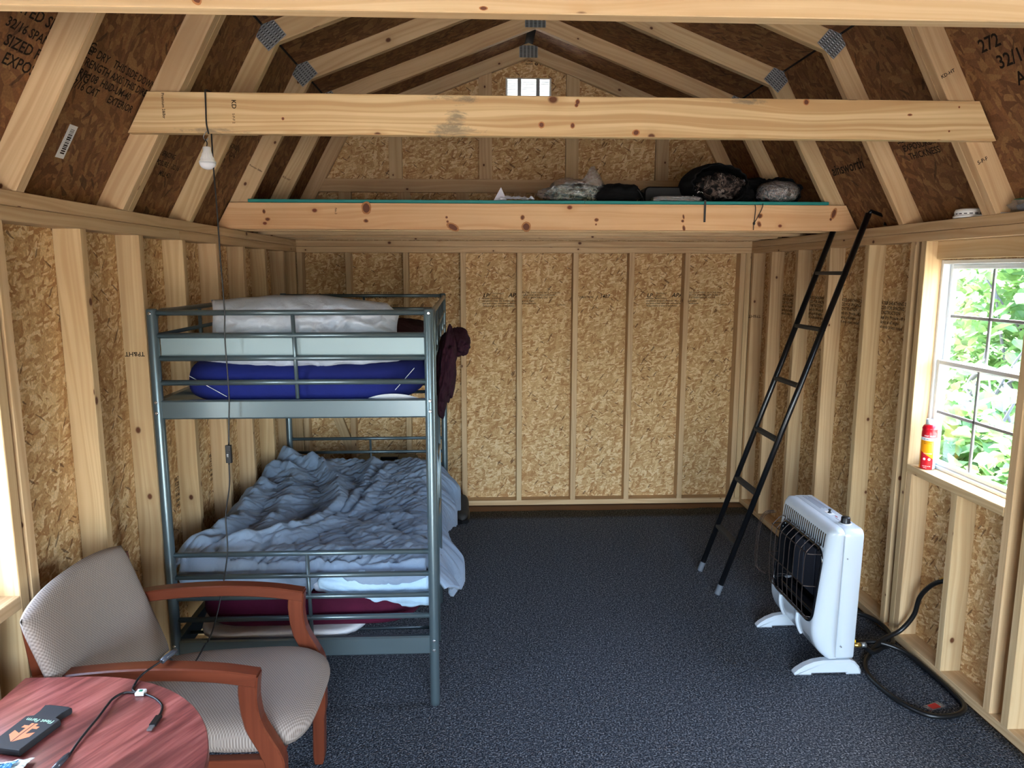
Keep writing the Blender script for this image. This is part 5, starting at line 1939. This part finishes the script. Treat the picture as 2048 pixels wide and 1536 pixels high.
board('buckle', (2.772, 2.790), (-1.13, -1.122), (LZ + 0.128, LZ + 0.140), 'white', bk)
text('XS', frame((2.475, -1.170, LZ + 0.045), (0.85, -0.5, -0.3), (0.2, 0.1, 0.9)), 0.045, 'white_print', bk, 'pack_print')
JF = truss_y[2] - T - 0.004
board('strap', (2.492, 2.503), (JF - 0.003, JF - 0.001), (2.002, 2.118), 'tread_grip', bk)
board('strap', (2.492, 2.503), (JF - 0.003, -1.16), (2.1125, 2.1145), 'tread_grip', bk)
tube('drawcord', bez([(2.765, -1.22, LZ + 0.03), (2.772, -1.275, LZ + 0.010), (2.770, JF - 0.006, LZ - 0.03), (2.768, JF - 0.006, 2.02), (2.766, JF - 0.006, 1.994)], 5), 0.0022, 'black', bk, 6)
tube('drawcord', bez([(2.790, -1.20, LZ + 0.03), (2.812, -1.275, LZ + 0.008), (2.810, JF - 0.006, LZ - 0.02), (2.785, JF - 0.006, 2.03), (2.767, JF - 0.006, 1.997), (2.765, JF - 0.006, 1.962)], 5), 0.0022, 'black', bk, 6)
blob('cord_lock', (2.766, JF - 0.008, 1.995), (0.006, 0.006, 0.008), 'black', bk, seed=1, amp=0.1, sub=2)
rebase(bk, (2.615, -1.03, LZ))

cg = thing('camouflage_bundle', 'brown camouflage bundle wrapped in clear plastic at the loft edge', 'clothing')
blob('bundle', (2.925, -1.16, LZ + 0.055), (0.098, 0.075, 0.052), 'camo_brown', cg, seed=31, amp=0.12, freq=2.2, ridge=0.16, floor=LZ + 0.003, power=2.6)
blob('film', (2.928, -1.165, LZ + 0.058), (0.106, 0.082, 0.057), 'clear', cg, seed=32, amp=0.08, freq=2.2, ridge=0.10, floor=LZ + 0.001, power=2.6)
rebase(cg, (2.925, -1.16, LZ))
cg.location.y -= 0.06
dk = thing('fleece_jacket', 'charcoal fleece jacket heaped in the right corner of the loft', 'clothing')
blob('jacket', (3.03, -0.98, LZ + 0.075), (0.115, 0.10, 0.078), 'charcoal_cloth', dk, seed=41, amp=0.25, freq=2.2, ridge=0.25, floor=LZ + 0.002)
blob('sleeve', (2.88, -1.00, LZ + 0.105), (0.10, 0.07, 0.045), 'black_cloth', dk, seed=42, amp=0.35, freq=2.6, ridge=0.35)
rebase(dk, (3.0, -0.98, LZ))

# ================================================================== things behind the bed
bx_ = thing('storage_tote', 'dark green storage tote on the floor behind the bunk bed', 'tote')
pts = []
for cx_, cz_, a0 in ((0.81, 0.42, 0), (0.45, 0.42, 90), (0.45, 0.05, 180), (0.81, 0.05, 270)):
    for k in range(5):
        a = R(a0 + 22.5 * k)
        pts.append((cx_ + 0.04 * math.cos(a), cz_ + 0.04 * math.sin(a)))
MAT['tote'] = plain('dark_green_tote', srgb(18, 30, 26), 0.45)
prism('tote_body', pts, 'Y', -0.45, -0.20, 'tote', bx_, ch=0.01)
board('tote_handle', (0.60, 0.72), (-0.36, -0.29), (0.461, 0.478), 'black', bx_, ch=0.004)
board('tote_latch', (0.851, 0.90), (-0.36, -0.29), (0.40, 0.455), 'black', bx_, ch=0.004)
rebase(bx_, (0.63, -0.32, 0))
shoe = thing('work_boot', 'dark work boot on the floor beyond the foot of the comforter', 'boot')


def boot_fn(u, v):
    a = 2 * math.pi * u
    y = -0.40 + v * 0.27
    k = math.sqrt(max(0.0, 1 - (2 * v - 1) ** 4)) + 0.01
    hgt = 0.045 + 0.055 * max(0, min(1, (v - 0.25) / 0.4))
    return (1.160 + 0.044 * k * math.cos(a), y, max(0.026, 0.02 + hgt * k * (0.5 + 0.5 * math.sin(a)) * 1.35))


MAT['boot'] = plain('dark_boot_leather', srgb(44, 42, 40), 0.6, bump=(60.0, 0.3, 0.004))
grid('upper', 28, 22, boot_fn, 'boot', shoe, closed_u=True)
solev = [(1.160 + 0.050 * math.sqrt(max(0, 1 - (2 * t_ - 1) ** 6)) * s_, -0.41 + 0.29 * t_) for s_, rng in ((1, range(13)), (-1, range(12, -1, -1))) for t_ in [i_ / 12 for i_ in rng]]
cl = []
for p in solev:
    if not cl or (Vector(p) - Vector(cl[-1])).length > 0.002:
        cl.append(p)
if (Vector(cl[0]) - Vector(cl[-1])).length < 0.002:
    cl.pop()
prism('sole', cl, 'Z', 0.001, 0.028, 'black', shoe, ch=0.003)
tube('lace', bez([(1.13, -0.27, 0.10), (1.16, -0.275, 0.118), (1.19, -0.27, 0.10), (1.16, -0.25, 0.128), (1.13, -0.24, 0.115)], 5), 0.003, 'black', shoe, 6)
rebase(shoe, (1.145, -0.33, 0))

# ================================================================== stamps on boards and panels
YB = D - 0.0008           # printed face of the back wall sheathing


def back_print(s, x, z, size, mat='ink', up=True, shear=0.2, sp=1.0):
    if up:
        return text(s, frame((x, YB, z), (1, 0, 0), (0, 0, 1)), size, mat, wall_back, 'stamp_print', shear, space=sp)
    return text(s, frame((x, YB, z), (-1, 0, 0), (0, 0, -1)), size, mat, wall_back, 'stamp_print', shear, space=sp)


def osb_stamp(x, z, k=1.0):
    """the mill stamp: logo box, grade lines and notes (only partly legible)"""
    back_print('LP', x, z, 0.040 * k, shear=0.25)
    mesh_obj('stamp_print', [(x - 0.006, YB, z - 0.012), (x + 0.05 * k, YB, z - 0.012), (x + 0.05 * k, YB, z - 0.008), (x - 0.006, YB, z - 0.008)], [(0, 1, 2, 3)], 'ink', wall_back)
    for i, s in enumerate(('TECHSHIELD', 'PANEL', 'SHEATHING')):
        back_print(s, x + 0.065, z + 0.022 - 0.018 * i, 0.015, 'ink_faint', shear=0.2)
    back_print('APA', x + 0.185, z, 0.044, shear=0.25)
    for i, s in enumerate(('RATED SHEATHING 24/16 7/16 INCH', 'SIZED FOR SPACING EXPOSURE 1', 'PS 2-10 SHEATHING CAT 7/16')):
        back_print(s, x + 0.29, z + 0.028 - 0.018 * i, 0.017, 'ink' if i else 'ink_faint', shear=0.15)
    for i, s in enumerate(('Installation: Keep dry. Provide 1/8 in. spacing at all edges', 'and ends unless otherwise indicated by panel manufacturer', 'Temperature at time of installation')):
        back_print(s, x - 0.004, z - 0.032 - 0.018 * i, 0.0165, 'ink', shear=0.2)
    back_print('THIS DIRECTION', x + 0.66, z - 0.006, 0.020, 'ink', shear=0.2)
    back_print('1407', x + 0.86, z - 0.006, 0.036, 'ink', shear=0.25)
    back_print('Conforms', x + 0.54, z - 0.060, 0.016, 'ink_faint')


for x in (0.10, 1.315, 2.525):
    osb_stamp(x, 1.555)
back_print('TESTED', 1.93, 0.43, 0.014, 'ink_faint')
back_print('TO CODE', 1.93, 0.41, 0.014, 'ink_faint')

# the same mill stamp on the side walls, seen between the studs
for ya, side in ((-1.56, 1), (-1.15, 1), (-0.75, 1), (-0.34, 1), (-2.02, -1), (-1.60, -1)):
    for i, s in enumerate(('RATED SHEATHING 24/16', 'SIZED FOR SPACING', 'CONSTRUCTION', 'Keep dry. Provide 1/8 in.', 'spacing at all edges', 'and ends unless noted')):
        if side > 0:
            M_ = frame((W + D - 0.0009, ya - 0.02, 1.575 - 0.024 * i), (0, -1, 0), (0, 0, 1))
        else:
            M_ = frame((-D + 0.0009, ya, 0.80 - 0.024 * i), (0, 1, 0), (0, 0, 1))
        text(s, M_, 0.024, 'ink', wall_right if side > 0 else wall_left, 'stamp_print', 0.1)

# upside down print in the gable
YG = GY - 0.0008


def gable_print(s, x, z, size, mat='ink'):
    return text(s, frame((x, YG, z), (-1, 0, 0), (0, 0, -1)), size, mat, wall_back, 'stamp_print', 0.2)


gable_print('LP', 1.728, 3.170, 0.045)
gable_print('APA', 1.545, 3.170, 0.048)
for i, s in enumerate(('technology', 'sheets on', 'spacing')):
    gable_print(s, 1.665, 3.190 - 0.020 * i, 0.017)


# roof panels: lettering follows the slope
def roof_print(side, s, y, along, size, mat='ink', rev=False, sh=0.0):
    """along: distance up the lower slope from its foot; text runs along the building"""
    e = (Vector(KO) - Vector(FO)).normalized()
    n = Vector((e.y, -e.x))
    p = Vector(FO) + e * along + n * 0.0008
    if side > 0:
        o = Vector((p.x, y, p.y))
        updir = Vector((e.x, 0, e.y))
        xd = Vector((0, 1, 0))
    else:
        o = Vector((W - p.x, y, p.y))
        updir = Vector((-e.x, 0, e.y))
        xd = Vector((0, -1, 0))
    if rev:
        updir, xd = -updir, -xd
    return text(s, frame(o, xd, updir), size, mat, ceiling, 'stamp_print', sh)


for i, (s, z) in enumerate((('RATED SHEATHING', 0.075), ('32/16 SPAN', 0.060), ('SIZED FOR SPACING', 0.072), ('EXPOSURE 1', 0.075))):
    roof_print(1, s, -3.29 + 0.02 * i, 0.485 - 0.045 * i, z * 0.6, sh=0.1)
for i, s in enumerate(('KEEP DRY   THIS SIDE DOWN   SLIP RESISTANT', 'STRENGTH AXIS THIS DIRECTION', 'PRP-108  HUD-UM-40', '7/16 CAT      EXTERIOR')):
    roof_print(1, s, -2.96 + 0.012 * i, 0.478 - 0.036 * i, 0.036, sh=0.1)
for i, s in enumerate(('SIZED FOR SPACING', 'EXPOSURE 1  32/16', 'MILL 421')):
    roof_print(1, s, -2.36 + 0.10 * i, 0.27 - 0.04 * i, 0.030, 'ink')
    roof_print(1, s, -1.80 + 0.05 * i, 0.42 - 0.04 * i, 0.030, 'ink')
roof_print(-1, 'ainsworth', -1.30, 0.335, 0.080, sh=0.2)
for i, s in enumerate(('RATED SHEATHING', 'SIZED FOR SPACING', 'EXPOSURE 1 BOND', 'THICKNESS')):
    roof_print(-1, s, -1.93 - 0.02 * i, 0.44 - 0.042 * i, 0.042)
for i, s in enumerate(('272', '32/16', 'APA')):
    roof_print(-1, s, -2.62 - 0.05 * i, 0.62 - 0.075 * i, 0.066)

# bar code sticker on the left roof panel
e = (Vector(KO) - Vector(FO)).normalized()
nn_ = Vector((e.y, -e.x))
by0 = -2.848


def slope_pt(al, y, lift):
    p = Vector(FO) + e * al + nn_ * lift
    return (p.x, y, p.y)


stk = mesh_obj('barcode_sticker', [slope_pt(0.150, by0, 0.0009), slope_pt(0.150, by0 + 0.045, 0.0009), slope_pt(0.262, by0 + 0.045, 0.0009), slope_pt(0.262, by0, 0.0009),
                                   slope_pt(0.150, by0, 0.0003), slope_pt(0.150, by0 + 0.045, 0.0003), slope_pt(0.262, by0 + 0.045, 0.0003), slope_pt(0.262, by0, 0.0003)],
               [(0, 3, 2, 1), (4, 5, 6, 7), (0, 1, 5, 4), (1, 2, 6, 5), (2, 3, 7, 6), (3, 0, 4, 7)], 'white', ceiling)
stk['label'] = 'white bar code sticker'
al = 0.165
rng_ = random.Random(5)
bars_v, bars_f = [], []
while al < 0.25:
    w_ = rng_.choice((0.0015, 0.003, 0.0045))
    k = len(bars_v)
    bars_v += [slope_pt(al, by0 + 0.014, 0.0012), slope_pt(al, by0 + 0.036, 0.0012), slope_pt(al + w_, by0 + 0.036, 0.0012), slope_pt(al + w_, by0 + 0.014, 0.0012)]
    bars_f.append((k, k + 3, k + 2, k + 1))
    al += w_ + rng_.choice((0.002, 0.003))
mesh_obj('barcode_print', bars_v, bars_f, 'ink', stk)

# grade marks on lumber
text('TP&HT', frame((-0.010, -2.3848, 1.428), (-1, 0, 0), (0, 0, -1)), 0.0245, 'ink', left_studs[1], 'stamp_print')
text('TP&HT', frame((W + 0.075, -0.0438, 1.43), (-1, 0, 0), (0, 0, -1)), 0.030, 'ink_faint', wall_right, 'stamp_print')


def rafter_print(k, side, s, al, size, mat='ink_faint'):
    """grade stamp across the near face of a lower rafter"""
    y = truss_y[k] - 0.0009
    p = Vector(FO) + e * al + nn_ * 0.008
    if side > 0:
        return text(s, frame((p.x, y, p.y), (nn_.x, 0, nn_.y), (e.x, 0, e.y)), size, mat, rafters[(k, side, 'lo', 0)], 'stamp_print')
    q = p + nn_ * 0.072
    return text(s, frame((W - q.x, y, q.y), (nn_.x, 0, -nn_.y), (e.x * -1, 0, e.y)), size, mat, rafters[(k, side, 'lo', 0)], 'stamp_print')


rafter_print(5, 1, 'Premium 2&Btr', 0.60, 0.0115, 'ink')
rafter_print(2, 1, 'Premium 2&Btr', 0.38, 0.0115, 'ink')
rafter_print(1, 1, 'KD-HT', 0.40, 0.016)
rafter_print(4, -1, 'S-P-F', 0.25, 0.020, 'ink')
rafter_print(4, -1, 'KD-HT', 0.60, 0.018, 'ink')
rafter_print(3, -1, 'STUD', 0.52, 0.018)
YM = truss_y[4] - T - 0.0018
text('Premium 2&Btr', frame((0.185, YM, 2.352), (0, 0, -1), (1, 0, 0)), 0.0135, 'ink', tie_mid, 'stamp_print')
text('KD', frame((0.425, YM, 2.332), (0, 0, -1), (1, 0, 0)), 0.022, 'ink', tie_mid, 'stamp_print')
text('S-P-F 2', frame((0.425, YM, 2.286), (0, 0, -1), (1, 0, 0)), 0.012, 'ink_faint', tie_mid, 'stamp_print')
MAT['stain'] = plain('grey_mould_stain', srgb(126, 116, 98), 0.8)
JY = JF + 0.0022
text('No.2', frame((0.535, JY, 2.068), (0, 0, -1), (1, 0, 0)), 0.016, 'ink_faint', loft, 'stamp_print')
loft.children[-1].data.transform(Matrix.Translation((-MID, 0.65, -ZT)))

# ================================================================== the green outside the right window


def leaf_mat(name, c1, c2):
    t = NT(name)
    rnd = t.node('TexNoise', {'Vector': t.node('TexCoord').outputs['Object'], 'Scale': 7.0, 'Detail': 2.0}).outputs[0]
    col = t.mix(t.ramp(rnd, [(0.35, (0, 0, 0)), (0.65, (1, 1, 1))]), c1, c2)
    t.base(col, 0.45, 0, 0.5)
    tl = t.node('BsdfTranslucent', {0: (0.22, 0.40, 0.12, 1)})
    mx_ = t.node('MixShader', {0: 0.35, 1: t.b.outputs[0], 2: tl.outputs[0]})
    t.link(mx_.outputs[0], t.out.inputs[0])
    return t.m


MAT['leaf'] = leaf_mat('green_leaves', srgb(66, 108, 72), srgb(112, 146, 82))
MAT['leaf_broad'] = leaf_mat('broad_green_leaves', srgb(46, 100, 72), srgb(98, 132, 66))
MAT['bark'] = plain('grey_bark', srgb(90, 90, 98), 0.9, bump=(30.0, 0.6, 0.01))


def foliage(name, n, fn, size, mat, parent, seed, droop=0.4):
    rg = random.Random(seed)
    verts, faces = [], []
    for _ in range(n):
        c = Vector(fn(rg))
        sz = size * rg.uniform(0.6, 1.3)
        M = Euler((rg.uniform(-0.9, 0.9), rg.uniform(-0.9, 0.9), rg.uniform(0, 6.28))).to_matrix()
        pts = [(0, 0, 0), (0.30, 0.32, 0.05), (0.62, 0.30, 0.04), (1.0, 0, -0.12), (0.62, -0.30, 0.04), (0.30, -0.32, 0.05), (0.5, 0, -0.03)]
        k = len(verts)
        verts += [c + M @ (Vector(p) * sz) for p in pts]
        faces += [(k, k + 6, k + 2, k + 1), (k + 6, k + 3, k + 2), (k, k + 5, k + 4, k + 6), (k + 6, k + 4, k + 3)]
    o = mesh_obj(name, verts, faces, mat, parent, uv=False)
    return stuff(o)


def shrub(name, label, base, n, rad, height, size, mat, seed, trunk=True):
    root = thing(name, label, 'shrub', base, 0, 'bushes outside the window' if name == 'broadleaf_bush' else 'thickets outside the window')
    rg = random.Random(seed)
    tips = []
    for b in range(7):
        a = rg.uniform(0, 6.28)
        top = Vector((rad * 0.7 * math.cos(a), rad * 0.7 * math.sin(a), height * rg.uniform(0.5, 0.95)))
        mid = top * 0.5 + Vector((rg.uniform(-0.2, 0.2), rg.uniform(-0.2, 0.2), 0.1))
        pts = bez([(0.05 * math.cos(a), 0.05 * math.sin(a), 0), mid, top], 5)
        tube('stem', pts, 0.02, 'bark', root, 6, radii=[0.022 * (1 - 0.7 * i / (len(pts) - 1)) for i in range(len(pts))])
        tips.append(top)

    def fn(r):
        while True:
            p = Vector((r.uniform(-1, 1), r.uniform(-1, 1), r.uniform(-1, 1)))
            if 0.25 < p.length < 1:
                break
        lump = tips[r.randrange(len(tips))] if r.random() < 0.5 else Vector((0, 0, height * 0.5))
        q = Vector((p.x * rad * 0.75, p.y * rad * 0.75, p.z * height * 0.45)) + lump * (0.6 if lump.z > height * 0.5 else 1.0)
        q.z = max(0.02, q.z)
        return q
    foliage('leaves', n, fn, size, mat, root, seed + 1)
    return root


shrub('broadleaf_bush', 'low broad leaved bush right outside the window', (4.75, -0.20, -0.3), 1500, 0.75, 1.45, 0.15, 'leaf_broad', 11)
shrub('broadleaf_bush', 'low leafy bush outside the window, further to the right', (4.55, -1.35, -0.3), 900, 0.6, 1.15, 0.13, 'leaf_broad', 15)
shrub('green_thicket', 'dense green thicket in the middle of the window view', (6.6, 1.0, -0.3), 7000, 1.2, 3.6, 0.12, 'leaf', 21)
shrub('green_thicket', 'dense green thicket at the left of the window view', (6.3, 3.3, -0.3), 7000, 1.2, 3.6, 0.12, 'leaf', 25)
shrub('green_thicket', 'tall thicket standing far behind the others', (9.3, 3.2, -0.3), 7000, 1.6, 4.6, 0.17, 'leaf', 29)
brn = thing('fallen_branch', 'bare grey arching branch outside the window', 'branch', (0, 0, 0))
for pts, r in (([(5.5, 1.05, -0.2), (5.5, 0.80, 0.85), (5.45, 0.50, 1.15), (5.4, 0.05, 1.02), (5.3, -0.4, 0.86), (5.25, -0.9, 0.80)], 0.026),
               ([(5.5, 0.9, 0.5), (5.45, 0.55, 1.02), (5.4, 0.15, 0.88), (5.3, -0.25, 0.62), (5.2, -0.65, 0.42)], 0.020),
               ([(5.55, 0.65, 0.8), (5.45, 0.05, 1.18), (5.4, -0.6, 1.12)], 0.015), ([(5.4, 0.45, 0.65), (5.4, 0.15, 1.2), (5.45, -0.15, 1.65)], 0.012),
               ([(5.45, 0.75, 0.6), (5.4, 0.50, 1.05), (5.35, 0.35, 1.4)], 0.011), ([(5.4, 0.65, 1.0), (5.35, 0.2, 0.75), (5.3, -0.25, 0.85)], 0.010)):
    q = bez(pts, 6)
    tube('limb', q, r, 'bark', brn, 8, radii=[r * (1 - 0.6 * i / (len(q) - 1)) for i in range(len(q))])
rebase(brn, (5.4, 0.3, -0.3))
brn.location.z -= 0.22
